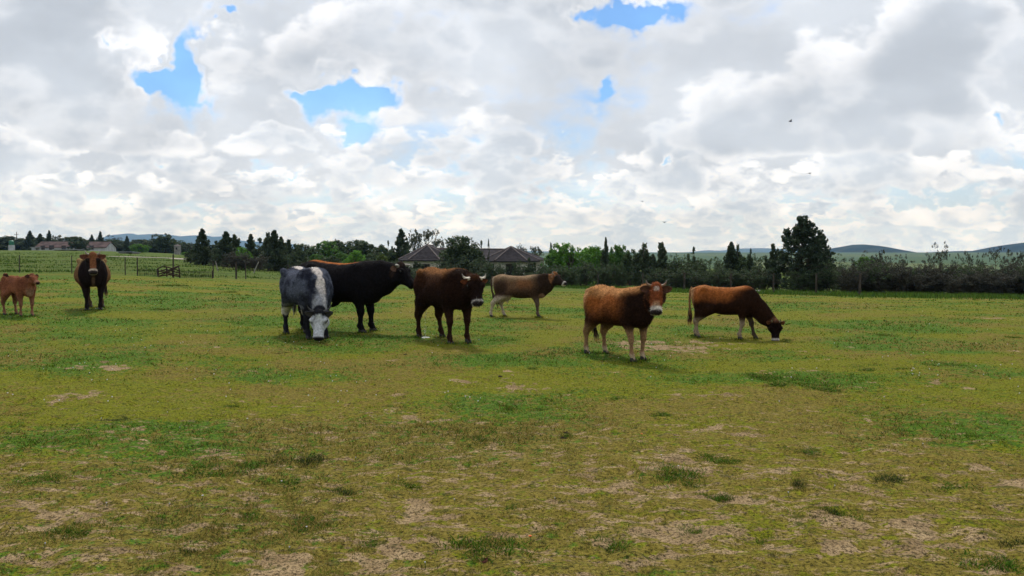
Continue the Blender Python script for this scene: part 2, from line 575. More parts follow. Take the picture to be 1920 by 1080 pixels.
# ------------------------------------------------------------------ distant hills and mountains
def ridge(name, label, D, depth, prof, mat, base=-30, seed=0, rough=0.05):
    """a hill range at distance D: crest heights read from pixel profile [(px, py)...], sloping to both sides over depth"""
    pxs = np.array([p[0] for p in prof], float); pys = np.array([p[1] for p in prof], float)
    n, k = 220, 26
    xs = np.linspace(pxs[0], pxs[-1], n)
    crest = np.interp(xs, pxs, pys)
    ker = np.hanning(9); ker /= ker.sum()
    crest = np.convolve(np.pad(crest, 4, mode='edge'), ker, 'valid')
    zc = np.array([at(a, b, D).z for a, b in zip(xs, crest)])
    X = (xs - 960) / F_PX * D
    t = np.linspace(-1, 1, k)
    T_, Xg = np.meshgrid(t, X)
    Zc = np.repeat(zc[:, None], k, 1)
    prof_t = np.clip(1 - np.abs(T_) ** 1.5, 0, 1)
    nz = fbm(Xg / depth * 6 + seed, T_ * 3, 5, seed + 3, 0.55) - 0.5
    Z = base + (Zc - base) * prof_t * (1 + rough * nz * (np.abs(T_) > 0.02)) + (Zc - base) * rough * 2.2 * nz * np.abs(T_) * prof_t
    Y = D + T_ * depth
    V = np.stack([Xg * Y / D * 0.5 + Xg * 0.5, Y, Z], -1).reshape(-1, 3)
    i = np.arange(n - 1)[:, None] * k; j = np.arange(k - 1)[None]
    Fq = np.stack([i + j, i + k + j, i + k + j + 1, i + j + 1], -1).reshape(-1, 4)
    me = np_mesh(name, V, Fq, True)
    o = link(name, me, mat)
    tag(o, label, 'hill', kind='structure')
    return o


def hill_mat(name, c1, c2, scale):
    mt = bpy.data.materials.new(name)
    mt.use_nodes = True
    T = NT(mt.node_tree)
    b = T.n['Principled BSDF']
    b.inputs['Roughness'].default_value = 1.0
    b.inputs['Specular IOR Level'].default_value = 0.0
    pos = T.node('ShaderNodeNewGeometry').outputs['Position']
    T.put(b.inputs['Base Color'], T.mix(T.ss(T.noise(pos, scale, 6, 0.62), 0.35, 0.65), c1, c2))
    return mt


ridge('mountain_range', 'long blue mountain range far beyond the farm buildings', 9500, 1500,
      [(150, 474), (195, 447), (215, 441), (235, 438.5), (246, 437.5), (258, 440), (280, 438.5), (310, 440), (335, 442), (360, 441), (385, 440.5),
       (400, 444), (425, 443), (450, 450), (480, 453), (530, 454), (556, 459), (600, 470), (640, 476)],
      hill_mat('mountain_scrub', (0.035, 0.055, 0.045), (0.06, 0.075, 0.055), 0.004), seed=4, rough=0.10)
ridge('mountain_range', 'low faint blue mountains on the horizon behind the hedge', 9500, 1200,
      [(880, 474), (960, 470), (1010, 471), (1100, 473), (1290, 473), (1325, 469), (1350, 470), (1385, 466), (1430, 465), (1470, 467), (1510, 470), (1600, 474)],
      hill_mat('mountain_scrub_low', (0.05, 0.07, 0.055), (0.07, 0.09, 0.065), 0.004), seed=9, rough=0.06)
ridge('rounded_hill', 'rounded dark green hill beside the tallest tree', 3600, 900,
      [(1500, 482), (1540, 473), (1570, 464), (1600, 458.5), (1615, 458), (1635, 460), (1660, 466), (1690, 474), (1720, 478), (1760, 481)],
      hill_mat('hill_scrub', (0.016, 0.026, 0.017), (0.042, 0.050, 0.028), 0.006), base=-20, seed=2, rough=0.06)
ridge('long_hill', 'long dark hill rising at the end of the scrub hedge', 3300, 900,
      [(1660, 482), (1700, 476), (1760, 472), (1800, 470.5), (1840, 470), (1865, 466), (1890, 459), (1920, 454.5), (1960, 450), (2040, 446), (2140, 455), (2300, 478)],
      hill_mat('hill_scrub_long', (0.016, 0.025, 0.018), (0.036, 0.045, 0.026), 0.006), base=-20, seed=6, rough=0.05)

# ------------------------------------------------------------------ cattle
def surface_nets(D, org, h):
    S = D < 0
    nx, ny, nz = D.shape
    cnt = np.zeros((nx - 1, ny - 1, nz - 1), np.int8)
    for a in (0, 1):
        for b in (0, 1):
            for c in (0, 1):
                cnt += S[a:nx - 1 + a, b:ny - 1 + b, c:nz - 1 + c]
    act = (cnt > 0) & (cnt < 8)
    idx = np.full(act.shape, -1, np.int64)
    I, J, K = np.nonzero(act)
    idx[I, J, K] = np.arange(len(I))
    acc = np.zeros((len(I), 3)); num = np.zeros(len(I))
    cor = [(a, b, c) for a in (0, 1) for b in (0, 1) for c in (0, 1)]
    for p in cor:
        for ax in range(3):
            if p[ax]: continue
            q = list(p); q[ax] = 1
            da = D[I + p[0], J + p[1], K + p[2]]; db = D[I + q[0], J + q[1], K + q[2]]
            m = (da < 0) != (db < 0)
            t = np.where(m, da / np.where(m, da - db, 1), 0)
            for k in range(3):
                acc[:, k] += np.where(m, p[k] + (t if k == ax else 0), 0)
            num += m
    V = (np.stack([I, J, K], -1) + acc / num[:, None]) * h + np.array(org)
    quads = []
    for ax in range(3):
        o1, o2 = (ax + 1) % 3, (ax + 2) % 3
        sl0 = [slice(None)] * 3; sl1 = [slice(None)] * 3
        sl0[ax] = slice(0, -1); sl1[ax] = slice(1, None)
        s0, s1 = S[tuple(sl0)], S[tuple(sl1)]
        e = np.stack(np.nonzero(s0 != s1), -1)
        ok = (e[:, o1] > 0) & (e[:, o2] > 0) & (e[:, o1] < D.shape[o1] - 1) & (e[:, o2] < D.shape[o2] - 1)
        e = e[ok]
        ins = s0[e[:, 0], e[:, 1], e[:, 2]]
        q = []
        for d1, d2 in ((-1, -1), (0, -1), (0, 0), (-1, 0)):
            c = e.copy(); c[:, o1] += d1; c[:, o2] += d2
            q.append(idx[c[:, 0], c[:, 1], c[:, 2]])
        q = np.stack(q, -1)
        q[~ins] = q[~ins][:, ::-1]
        quads.append(q)
    return V, np.concatenate(quads)


def cubic(x, xs, ys):
    """monotone-ish cubic interpolation of a profile table"""
    xs = np.asarray(xs, float); ys = np.asarray(ys, float)
    d = np.diff(ys) / np.diff(xs)
    mt = np.zeros_like(ys)
    mt[1:-1] = np.where(d[:-1] * d[1:] > 0, 2 * d[:-1] * d[1:] / (d[:-1] + d[1:] + 1e-12), 0)
    mt[0], mt[-1] = d[0], d[-1]
    x = np.clip(x, xs[0], xs[-1])
    k = np.clip(np.searchsorted(xs, x) - 1, 0, len(xs) - 2)
    hh = xs[k + 1] - xs[k]; t = (x - xs[k]) / hh
    return ((2 * t ** 3 - 3 * t ** 2 + 1) * ys[k] + (t ** 3 - 2 * t ** 2 + t) * hh * mt[k]
            + (-2 * t ** 3 + 3 * t ** 2) * ys[k + 1] + (t ** 3 - t ** 2) * hh * mt[k + 1])


class Field:
    """signed distance field on a grid, built up by smooth unions"""
    def __init__(self, lo, hi, h):
        self.lo = np.array(lo, float); self.h = h
        self.n = np.ceil((np.array(hi) - self.lo) / h).astype(int) + 1
        self.D = np.full(self.n, 1.0)

    def block(self, lo, hi):
        a = np.clip(np.floor((np.array(lo) - self.lo) / self.h).astype(int), 0, self.n - 1)
        b = np.clip(np.ceil((np.array(hi) - self.lo) / self.h).astype(int) + 1, 1, self.n)
        ax = [self.lo[k] + self.h * np.arange(a[k], b[k]) for k in range(3)]
        G = np.meshgrid(*ax, indexing='ij')
        return tuple(slice(a[k], b[k]) for k in range(3)), G

    def union(self, sl, d, k):
        o = self.D[sl]
        hh = np.clip(0.5 + 0.5 * (o - d) / k, 0, 1)
        self.D[sl] = o * (1 - hh) + d * hh - k * hh * (1 - hh)

    def cut(self, sl, d, k):
        o = self.D[sl]
        hh = np.clip(0.5 - 0.5 * (o + d) / k, 0, 1)
        self.D[sl] = o * (1 - hh) - d * hh + k * hh * (1 - hh)

    def cap(self, a, b, ra, rb, k=0.03, sy=1.0):
        a = np.array(a, float); b = np.array(b, float)
        mg = max(ra, rb) + k + 0.04
        sl, (X, Y, Z) = self.block(np.minimum(a, b) - mg, np.maximum(a, b) + mg)
        ab = b - a
        t = np.clip(((X - a[0]) * ab[0] + (Y - a[1]) * ab[1] + (Z - a[2]) * ab[2]) / (ab @ ab), 0, 1)
        d = np.sqrt((X - a[0] - t * ab[0]) ** 2 + ((Y - a[1] - t * ab[1]) / sy) ** 2 + (Z - a[2] - t * ab[2]) ** 2) - (ra + t * (rb - ra))
        self.union(sl, d, k)

    def ell(self, c, r, k=0.04, cut=False):
        c = np.array(c, float); r = np.array(r, float)
        sl, (X, Y, Z) = self.block(c - r - k - 0.04, c + r + k + 0.04)
        g = np.sqrt(((X - c[0]) / r[0]) ** 2 + ((Y - c[1]) / r[1]) ** 2 + ((Z - c[2]) / r[2]) ** 2)
        d = (g - 1) * r.min()
        (self.cut if cut else self.union)(sl, d, k)

    def loft(self, org, fx, fy, fz, tab, k, n=2.3, egg=0.0):
        """tab rows: x, top, bottom, half width, in the frame (fx, fy, fz) at org"""
        tab = np.array(tab, float)
        pts = []
        for x, tp, bt, w in tab:
            for s in (-w, w):
                for zz in (tp, bt):
                    pts.append(np.array(org) + x * np.array(fx) + s * np.array(fy) + zz * np.array(fz))
        pts = np.array(pts)
        sl, (X, Y, Z) = self.block(pts.min(0) - k - 0.05, pts.max(0) + k + 0.05)
        P = np.stack([X - org[0], Y - org[1], Z - org[2]], -1)
        lx, ly, lz = P @ np.array(fx), P @ np.array(fy), P @ np.array(fz)
        top = cubic(lx, tab[:, 0], tab[:, 1]); bot = cubic(lx, tab[:, 0], tab[:, 2]); w = cubic(lx, tab[:, 0], tab[:, 3])
        c, hh = (top + bot) / 2, np.maximum((top - bot) / 2, 0.01)
        zz = np.clip((lz - c) / hh, -1.2, 1.2)
        ww = np.maximum(w * (1 - egg * zz), 0.01)
        g = ((np.abs(ly) / ww) ** n + (np.abs(lz - c) / hh) ** n) ** (1 / n)
        d = (g - 1) * np.minimum(ww, hh)
        ex = np.maximum(np.maximum(tab[0, 0] - lx, lx - tab[-1, 0]), 0)
        d = np.where(ex > 0, np.sqrt(np.maximum(d, 0) ** 2 + ex ** 2), d)
        self.union(sl, d, k)


HOOVES = []      # where feet stand, for the grass round them
TORSO = [(-.665, .89, .74, .06), (-.62, .955, .63, .12), (-.53, .995, .54, .185), (-.43, 1.01, .50, .215), (-.30, .985, .475, .232),
         (-.15, .972, .44, .262), (0, .968, .425, .272), (.14, .978, .43, .25), (.28, 1.0, .435, .212), (.40, .985, .43, .185), (.50, .94, .455, .145), (.585, .84, .56, .07)]
HEAD = [(0, .015, -.15, .070), (.035, .04, -.19, .086), (.08, .046, -.208, .098), (.135, .040, -.21, .104), (.20, .022, -.172, .080),
        (.27, .008, -.138, .061), (.33, .003, -.122, .060), (.37, -.006, -.12, .065), (.405, -.04, -.098, .046)]
HEAD = [(x * .94, a, b, w * 1.13) for x, a, b, w in HEAD]
LEGS = {'FL': [(.35, .135, .68), (.33, .145, .53), (.365, .128, .295), (.355, .122, .10), (.375, .122, .035)],
        'HL': [(-.42, .13, .74), (-.30, .165, .56), (-.545, .135, .315), (-.515, .125, .105), (-.49, .125, .035)]}
LEG_R = {'F': (.130, .080, .045, .033, .040), 'H': (.17, .108, .051, .034, .041)}


def hair_mat_for(name):
    return attr_material(name, rough=0.75, spec=0.03, noise=0.35, nscale=26.0, bump=0.5, bscale=140.0)


COAT = hair_mat_for('cattle_coat')
_T = NT(COAT.node_tree)
_co = _T.node('ShaderNodeTexCoord').outputs['Object']
_b2 = _T.node('ShaderNodeBump')
_b2.inputs['Strength'].default_value = 1.0
_b2.inputs['Distance'].default_value = 0.05
_T.put(_b2.inputs['Height'], _T.noise(_T.vm('MULTIPLY', _co, (1.6, 1.0, 0.55)), 7.0, 4, 0.55))
_T.l.new(_b2.outputs[0], [n for n in COAT.node_tree.nodes if n.bl_idname == 'ShaderNodeBump' and n != _b2][0].inputs['Normal'])
HORN = attr_material('horn_keratin', rough=0.45, spec=0.4, noise=0.15, nscale=60)
HOOF = material('hoof_keratin', (0.022, 0.018, 0.015), 0.6, 0.3, 0.4, 40)
EYE = material('eye_gloss', (0.012, 0.008, 0.006), 0.12, 0.6)
TUFT = attr_material('tail_hair', rough=0.6, spec=0.2, noise=0.3, nscale=80)


def lerp(a, b, t):
    t = np.asarray(t)[..., None]
    return np.asarray(a, float) * (1 - t) + np.asarray(b, float) * t


def uv_sphere(nu=12, nv=8):
    V = []; F = []
    for j in range(nv + 1):
        th = math.pi * j / nv
        for i in range(nu):
            ph = 2 * math.pi * i / nu
            V.append((math.sin(th) * math.cos(ph), math.sin(th) * math.sin(ph), math.cos(th)))
    for j in range(nv):
        for i in range(nu):
            F.append((j * nu + i, (j + 1) * nu + i, (j + 1) * nu + (i + 1) % nu, j * nu + (i + 1) % nu))
    return np.array(V), np.array(F)


def make_cow(name, label, H, loc, yaw, coat, poll, head_dir, category='cow', torso=TORSO, feet=None, leg_k=1.0, horns=None, ears=None,
             tail=None, neck_k=1.0, width_k=1.0, head_k=1.0, hollow=0.05, udder=None, extra=None, roll=0.0, ear_col=((.08, .04, .03), (.25, .12, .09)),
             tuft_col=(.02, .015, .012), tail_col=None, hair_len=0.020, hair_n=26000, jaw=0.0, seed=1):
    """One animal. Body coordinates: x forward, y to its left, z up, withers height = 1."""
    rng = np.random.default_rng(seed)
    root = empty(name, loc, yaw)
    tag(root, label, category, 'cattle standing in the pasture')
    ca, sa = math.cos(yaw), math.sin(yaw)

    def gdiff(x, y):
        wx, wy = loc[0] + H * (x * ca - y * sa), loc[1] + H * (x * sa + y * ca)
        return (ground_at(wx, wy) - loc[2]) / H
    feet = feet or {}
    f = Field((-.95, -.62, -.12), (1.25, .62, 1.5), 0.0145)
    tab = [(x, a, b + .022, w * width_k * .95) for x, a, b, w in torso]
    f.loft((0, 0, 0), (1, 0, 0), (0, 1, 0), (0, 0, 1), tab, 0.02, 2.25, 0.16)
    # hooks, shoulder blades, spine and flank hollow
    for s in (1, -1):
        f.ell((-.40, s * .185 * width_k, .935), (.06, .045, .05), 0.07)
        f.ell((-.62, s * .09, .90), (.05, .045, .05), 0.06)
        f.ell((.30, s * .15, .76), (.12, .075, .20), 0.08)
        if hollow:
            f.ell((-.24, s * (.30 * width_k), .80), (.11, .10, .10), hollow * 1.6, cut=True)
    hoof_pts = []
    for key in ('FL', 'FR', 'HL', 'HR'):
        base = LEGS[key[0] + 'L']
        sgn = 1 if key[1] == 'L' else -1
        dx, dy, lift = (list(feet.get(key, (0, 0, 0))) + [0, 0, 0])[:3]
        ramp = (0.0, 0.10, 0.52, 0.92, 1.0)
        pts = []
        fx, fy = base[4][0] + dx, sgn * base[4][1] + dy
        gd = gdiff(fx, fy) + lift
        for (x, y, z), rr in zip(base, ramp):
            pts.append(np.array((x + dx * rr, sgn * y + dy * rr, z + gd * min(1, rr * 1.1))))
        R = [r * (leg_k if i > 0 else 1) for i, r in enumerate(LEG_R[key[0]])]
        f.cap(pts[0], pts[1], R[0], R[1], 0.075, 0.75)
        if key[0] == 'H':
            f.cap((-.585, sgn * .105, .80), (-.50, sgn * .135 + dy * .2, .50), .075, .072, 0.06)
            f.cap((-.50 + dx * .1, sgn * .135 + dy * .2, .50), pts[2] + np.array((0.004, 0, .02)), .072, R[2] * .92, 0.04)
        f.cap(pts[1], pts[2] + np.array((0, 0, .02)), R[1], R[2] * .95, 0.035)
        f.ell(pts[2], (R[2] * 1.06, R[2] * .98, R[2] * 1.3), 0.02)
        mid = pts[2] * .45 + pts[3] * .55
        f.cap(pts[2], mid, R[2] * .86, R[3] * .86, 0.018, .9)
        f.cap(mid, pts[3], R[3] * .86, R[3] * .95, 0.018, .9)
        f.ell(pts[3] + np.array((-.006, 0, 0)), (R[3] * 1.18,) * 3, 0.016)
        f.cap(pts[3], pts[4] + np.array((0.008, 0, 0)), R[3], R[4] * .92, 0.014)
        hoof_pts.append((pts[4], key))
        HOOVES.append((loc[0] + H * (pts[4][0] * ca - pts[4][1] * sa), loc[1] + H * (pts[4][0] * sa + pts[4][1] * ca)))
    # neck and head
    poll = np.array(poll, float)
    hd = np.array(head_dir, float); hd /= np.linalg.norm(hd)
    up = np.array((0, 0, 1.0))
    side = np.cross(up, hd)
    if np.linalg.norm(side) < 0.05: side = np.array((0, 1.0, 0))
    side /= np.linalg.norm(side)
    upv = np.cross(hd, side)
    if roll:
        side, upv = side * math.cos(roll) + upv * math.sin(roll), upv * math.cos(roll) - side * math.sin(roll)

    def hp(t, y, z):
        return poll + head_k * (t * hd + y * side + z * upv)
    nb1 = np.array((.36, 0, .87)); nb2 = np.array((.43, 0, .72)); nb3 = np.array((.49, 0, .60))
    he1 = hp(.02, 0, -.045); he2 = hp(.05, 0, -.10); he3 = hp(.09, 0, -.135)
    for a, b, ra, rb, bow in ((nb1, he1, .105, .062, .03), (nb2, he2, .155, .078, .0), (nb3, he3, .125, .068, -.025)):
        mid = (a + b) / 2 + np.array((0, 0, bow))
        rm = (ra + rb) / 2 * neck_k
        f.cap(a, mid, ra * (0.5 + 0.5 * neck_k), rm, 0.07, .82)
        f.cap(mid, b, rm, rb * (.75 + .25 * neck_k), 0.05, .9)
    htab = [(x * head_k, a * head_k, (b - (jaw if x > .2 else 0)) * head_k, w * head_k) for x, a, b, w in HEAD]
    f.loft(poll, hd, side, upv, htab, 0.03, 2.5, -0.02)
    for s in (1, -1):
        f.ell(hp(.12, s * .092, .018), (.035 * head_k,) * 3, 0.03)
        f.ell(hp(.352, s * .036, -.035), (.028 * head_k,) * 3, 0.02)
        f.ell(hp(.12, s * .06, -.13), (.06 * head_k,) * 3, 0.05)
    f.ell(hp(.02, 0, .03), (.06 * head_k,) * 3, 0.05)
    if udder:
        f.ell((-.36, 0, udder), (.12, .11, .10), 0.05)
        for s in (1, -1):
            for xx in (-.32, -.42):
                f.cap((xx, s * .055, udder - .07), (xx, s * .06, udder - .13), .018, .012, 0.015)
    if extra:
        extra(f)
    V, Q = surface_nets(f.D, f.lo, f.h)
    # light relaxation
    for lam in (0.5, 0.35):
        A = np.zeros_like(V); n_ = np.zeros(len(V))
        for k in range(4):
            a, b = Q[:, k], Q[:, (k + 1) % 4]
            np.add.at(A, a, V[b]); np.add.at(n_, a, 1)
        V = V * (1 - lam) + lam * A / np.maximum(n_, 1)[:, None]
    L = V - poll
    hl = np.stack([L @ hd, L @ side, L @ upv], -1) / head_k
    he = np.sqrt(((hl[:, 0] - .165) / .265) ** 2 + (hl[:, 1] / .15) ** 2 + ((hl[:, 2] + .065) / np.where(hl[:, 2] > -.065, .235, .165)) ** 2)
    hm = 1 - sstep(he, .98, 1.10)
    cols = np.clip(coat(V, hm, hl), 0.004, 0.9)
    me = np_mesh('body', V * H, Q, True, cols)
    body = link('body', me, COAT, root)
    # short hair lying over the coat
    nrm = np.zeros(len(V) * 3, np.float32); me.vertices.foreach_get('normal', nrm); nrm = nrm.reshape(-1, 3)
    pick = rng.integers(0, len(Q), hair_n)
    wts = rng.dirichlet((1, 1, 1, 1), hair_n)
    Pb = (V[Q[pick]] * wts[..., None]).sum(1); Nb = nrm[Q[pick]].mean(1); Cb = (cols[Q[pick]] * wts[..., None]).sum(1)
    keep = Pb[:, 2] > .06
    Pb, Nb, Cb = Pb[keep], Nb[keep], Cb[keep]
    n = len(Pb)
    flow = np.stack([-np.ones(n), rng.normal(0, .3, n), -.75 + rng.normal(0, .3, n)], -1)
    flow -= Nb * (flow * Nb).sum(1)[:, None]
    flow /= np.linalg.norm(flow, axis=1)[:, None] + 1e-6
    ln = hair_len * rng.uniform(.5, 1.5, n) * (.45 + .55 * sstep(Pb[:, 2], .3, .6))
    d = flow * .9 + Nb * rng.uniform(.15, .7, n)[:, None]
    d /= np.linalg.norm(d, axis=1)[:, None]
    wv = np.cross(d, Nb); wv /= np.linalg.norm(wv, axis=1)[:, None] + 1e-6
    w_ = .0042
    tri = np.stack([Pb - wv * w_ - Nb * .002, Pb + wv * w_ - Nb * .002, Pb + d * ln[:, None]], 1)
    hc = np.repeat(Cb * rng.uniform(.5, 1.75, n)[:, None], 3, 0)
    hme = np_mesh('coat_hair', tri.reshape(-1, 3) * H, np.arange(3 * n).reshape(-1, 3), False, np.clip(hc, .003, .9))
    tag(link('coat_hair', hme, COAT, root), kind='stuff')
    # eyes
    sv, sf = uv_sphere()
    for s in (1, -1):
        c = hp(.124, s * .112, .012)
        link('eye', np_mesh('eye', (c + sv * .0185 * head_k) * H, sf, True), EYE, root)
    # ears
    e = dict(len=.122, wid=.054, base=(.035, .085, .0), dir=(-.12, 1.0, -.12), face=(.75, .1, .45))
    e.update(ears or {})
    for s in (1, -1):
        ed = e['dir'][0] * hd + s * e['dir'][1] * side + e['dir'][2] * upv
        if 'droop' in e: ed = ed + np.array((0, 0, -e['droop']))
        ed /= np.linalg.norm(ed)
        fc = e['face'][0] * hd + s * e['face'][1] * side + e['face'][2] * upv
        fc = fc - ed * (fc @ ed); fc /= np.linalg.norm(fc)
        wd = np.cross(ed, fc)
        ev, ef = uv_sphere(16, 10)
        ln_, wd_ = e['len'] * head_k, e['wid'] * head_k
        t = (ev[:, 2] + 1) / 2                         # 0 base .. 1 tip
        prof = np.interp(t, [0, .1, .3, .5, .75, .92, 1], [.38, .55, .92, 1.0, .78, .42, .15])
        rr = np.hypot(ev[:, 0], ev[:, 1]) + 1e-6
        ax_ = ev[:, 0] / np.maximum(rr, .35) * prof * np.where(rr < .05, 0, 1)
        lat = ax_ * wd_
        th_ = ev[:, 1] * .018 * head_k
        cup = (-.55 * (lat / wd_) ** 2 + .0) * wd_ * -1.0
        pos = hp(e['base'][0], s * e['base'][1], e['base'][2]) + np.outer(t * ln_ - .012, ed) + np.outer(lat, wd) + np.outer(th_ + cup - .01, fc)
        inner = sstep(ev[:, 1], .05, .4)[:, None] * (1 - sstep(np.abs(ax_), .62, .95))[:, None]
        ec = np.array(ear_col[0]) * (1 - inner) + np.array(ear_col[1]) * inner
        if len(ear_col) > 2:
            rim = sstep(np.abs(ax_), .62, .9)[:, None]
            ec = ec * (1 - rim) + np.array(ear_col[2]) * rim
        link('ear', np_mesh('ear', pos * H, ef, True, ec), COAT, root)
    # horns: list of points in head coordinates for the left one
    if horns:
        for s in (1, -1):
            P = [hp(a, s * b, c) * H for a, b, c in horns['pts']]
            # smooth the path
            pts = []
            for i in range(len(P) - 1):
                p0, p1, p2, p3 = P[max(i - 1, 0)], P[i], P[i + 1], P[min(i + 2, len(P) - 1)]
                for q in range(4):
                    u = q / 4
                    pts.append(0.5 * (2 * p1 + (p2 - p0) * u + (2 * p0 - 5 * p1 + 4 * p2 - p3) * u * u + (3 * p1 - p0 - 3 * p2 + p3) * u ** 3))
            pts.append(P[-1])
            t = np.linspace(0, 1, len(pts))
            mb = MB().tube(pts, list(horns['r'] * H * (1 - .85 * t ** 1.3)), 9)
            o = mb.build('horn', HORN, root, True)
            vt = np.repeat(t, 9)[:len(o.data.vertices)]
            hcol = lerp(horns['c0'], horns['c1'], sstep(vt, .45, .85))
            c4 = np.ones((len(vt), 4), np.float32); c4[:, :3] = hcol
            o.data.color_attributes.new('col', 'FLOAT_COLOR', 'POINT').data.foreach_set('color', c4.ravel())
    # cloven hooves
    for p, key in hoof_pts:
        mb = MB()
        g0 = p[2] - .035
        for s in (1, -1):
            rings = []
            for zz, sc, fw in ((-.008, 1.0, .018), (.018, .95, .012), (.042, .78, .002), (.056, .6, -.004)):
                ring = []
                for k in range(9):
                    a = 2 * math.pi * k / 9
                    ring.append(((p[0] + fw + math.cos(a) * .050 * sc * leg_k) * H, (p[1] + s * .020 + math.sin(a) * .0235 * sc * leg_k) * H, (g0 + zz) * H))
                rings += ring
            fs = [(i * 9 + k, i * 9 + (k + 1) % 9, i * 9 + 9 + (k + 1) % 9, i * 9 + 9 + k) for i in range(3) for k in range(9)]
            fs += [tuple(range(9))[::-1], tuple(range(27, 36))]
            mb.add(rings, fs)
        mb.build('hoof', HOOF, root, True)
    # tail
    tl = tail or [(-.655, 0, .93), (-.69, 0, .84), (-.70, .01, .65), (-.69, .01, .45)]
    tlen = len(tl)
    P = [np.array(q, float) for q in tl]
    pts = []
    for i in range(tlen - 1):
        p0, p1, p2, p3 = P[max(i - 1, 0)], P[i], P[i + 1], P[min(i + 2, tlen - 1)]
        for q in range(5):
            u = q / 5
            pts.append(0.5 * (2 * p1 + (p2 - p0) * u + (2 * p0 - 5 * p1 + 4 * p2 - p3) * u * u + (3 * p1 - p0 - 3 * p2 + p3) * u ** 3))
    pts.append(P[-1])
    t = np.linspace(0, 1, len(pts))
    mb = MB().tube([q * H for q in pts], list(np.interp(t, [0, .12, .5, 1], [.042, .030, .021, .019]) * H), 9)
    to = mb.build('tail', COAT, root, True)
    tcol = np.array(tail_col if tail_col is not None else coat(np.array([(-.64, 0, .9)]), np.zeros(1), np.zeros((1, 3)))[0])
    cc = np.ones((len(to.data.vertices), 4), np.float32); cc[:, :3] = tcol
    to.data.color_attributes.new('col', 'FLOAT_COLOR', 'POINT').data.foreach_set('color', cc.ravel())
    # tuft: a bunch of strands from the last stretch of the tail
    end = pts[-1]; dr = pts[-1] - pts[-4]; dr /= np.linalg.norm(dr)
    dr = dr * .5 + np.array((0, 0, -1.0)); dr /= np.linalg.norm(dr)
    tv, tf, tcs = [], [], []
    for q in range(90):
        st = pts[-1 - rng.integers(0, 5)] + rng.normal(0, .010, 3)
        l_ = rng.uniform(.09, .24)
        sp = rng.normal(0, .020, 3); sp[2] = 0
        mid_ = st + dr * l_ * .5 + sp
        en = st + dr * l_ + sp * rng.uniform(.3, 1.1)
        wv_ = rng.normal(0, 1, 3); wv_[2] *= .2; wv_ = wv_ / np.linalg.norm(wv_) * .007
        b0 = len(tv)
        tv += [st - wv_ * .7, st + wv_ * .7, mid_ - wv_, mid_ + wv_, en - wv_ * .15, en + wv_ * .15]
        tf += [(b0, b0 + 1, b0 + 3, b0 + 2), (b0 + 2, b0 + 3, b0 + 5, b0 + 4)]
        c1 = np.array(tuft_col if not isinstance(tuft_col[0], tuple) else tuft_col[0]) * rng.uniform(.7, 1.4)
        c2 = np.array(tuft_col if not isinstance(tuft_col[0], tuple) else tuft_col[1]) * rng.uniform(.7, 1.4)
        tcs += [c1, c1, c1, c1, c2, c2]
    tu = link('tail_tuft', np_mesh('tail_tuft', np.array(tv) * H, np.array(tf), False, np.clip(np.array(tcs), .004, .9)), TUFT, to)
    tag(tu, kind='stuff')
    return root


def side_of(head_world, yaw):
    """turn a world direction into the animal's own frame"""
    c, s = math.cos(-yaw), math.sin(-yaw)
    x, y, z = head_world
    return (x * c - y * s, x * s + y * c, z)


def leg_mask(V):
    return (1 - sstep(V[:, 2], .34, .56))


def muzzle(c, hl, hm, pale, nose=(.03, .024, .024), a=.285, b=.325, nose_at=.365):
    a, b, nose_at = a * .94, b * .94, nose_at * .94
    box = (1 - sstep(np.abs(hl[:, 1]), .085, .10)) * sstep(hl[:, 2], -.165, -.14)
    hm = hm * box
    ring = sstep(hl[:, 0], a, b) * hm
    c = lerp_to(c, pale, ring)
    pad = sstep(hl[:, 0], nose_at - .02, nose_at + .005) * sstep(hl[:, 2], -.085, -.062) * hm
    return lerp_to(c, nose, pad)


def lerp_to(c, col, t):
    return c * (1 - t[:, None]) + np.asarray(col, float) * t[:, None]


# coats ---------------------------------------------------------------
def coat_heifer(V, hm, hl):
    n = noise3(V, 5, 3)
    c = np.tile((.27, .085, .022), (len(V), 1))
    c = lerp_to(c, (.42, .20, .075), sstep(V[:, 2] + .25 * (n - .5), .86, .99))
    c = lerp_to(c, (.40, .22, .10), sstep(-V[:, 0] + .2 * (n - .5), .42, .60) * .8)
    low = 1 - sstep(V[:, 2] + .45 * (n - .5), .54, .84)  # dark lower coat, with some of the flank's shade put into the colour
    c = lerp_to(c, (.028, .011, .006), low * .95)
    c = lerp_to(c, (.018, .009, .006), sstep(V[:, 0] + .45 * (n - .5) - .22 * sstep(V[:, 2], .85, 1.0), .14, .46) * (1 - hm))
    lg = (1 - sstep(V[:, 2] + .1 * (n - .5), .34, .50))
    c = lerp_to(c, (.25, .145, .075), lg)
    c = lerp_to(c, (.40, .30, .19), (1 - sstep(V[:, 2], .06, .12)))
    face = hm * sstep(hl[:, 2], -.085, -.045)
    c = lerp_to(c, (.022, .010, .007), hm)
    c = lerp_to(c, (.21, .06, .022), face)
    c = lerp_to(c, (.05, .022, .014), face * sstep(np.abs(hl[:, 1]), .065, .095))
    c = lerp_to(c, (.34, .20, .11), hm * sstep(hl[:, 0], .19, .26) * (1 - sstep(np.abs(hl[:, 1]), .03, .055)))
    spot = hm * (1 - sstep(np.hypot((hl[:, 0] - .065) / .8, hl[:, 1]) + .05 * (noise3(V, 40, 8) - .5), .025, .042)) * sstep(hl[:, 2], 0, .02)
    c = lerp_to(c, (.55, .42, .36), spot)
    return muzzle(c, hl, hm, (.62, .56, .48))


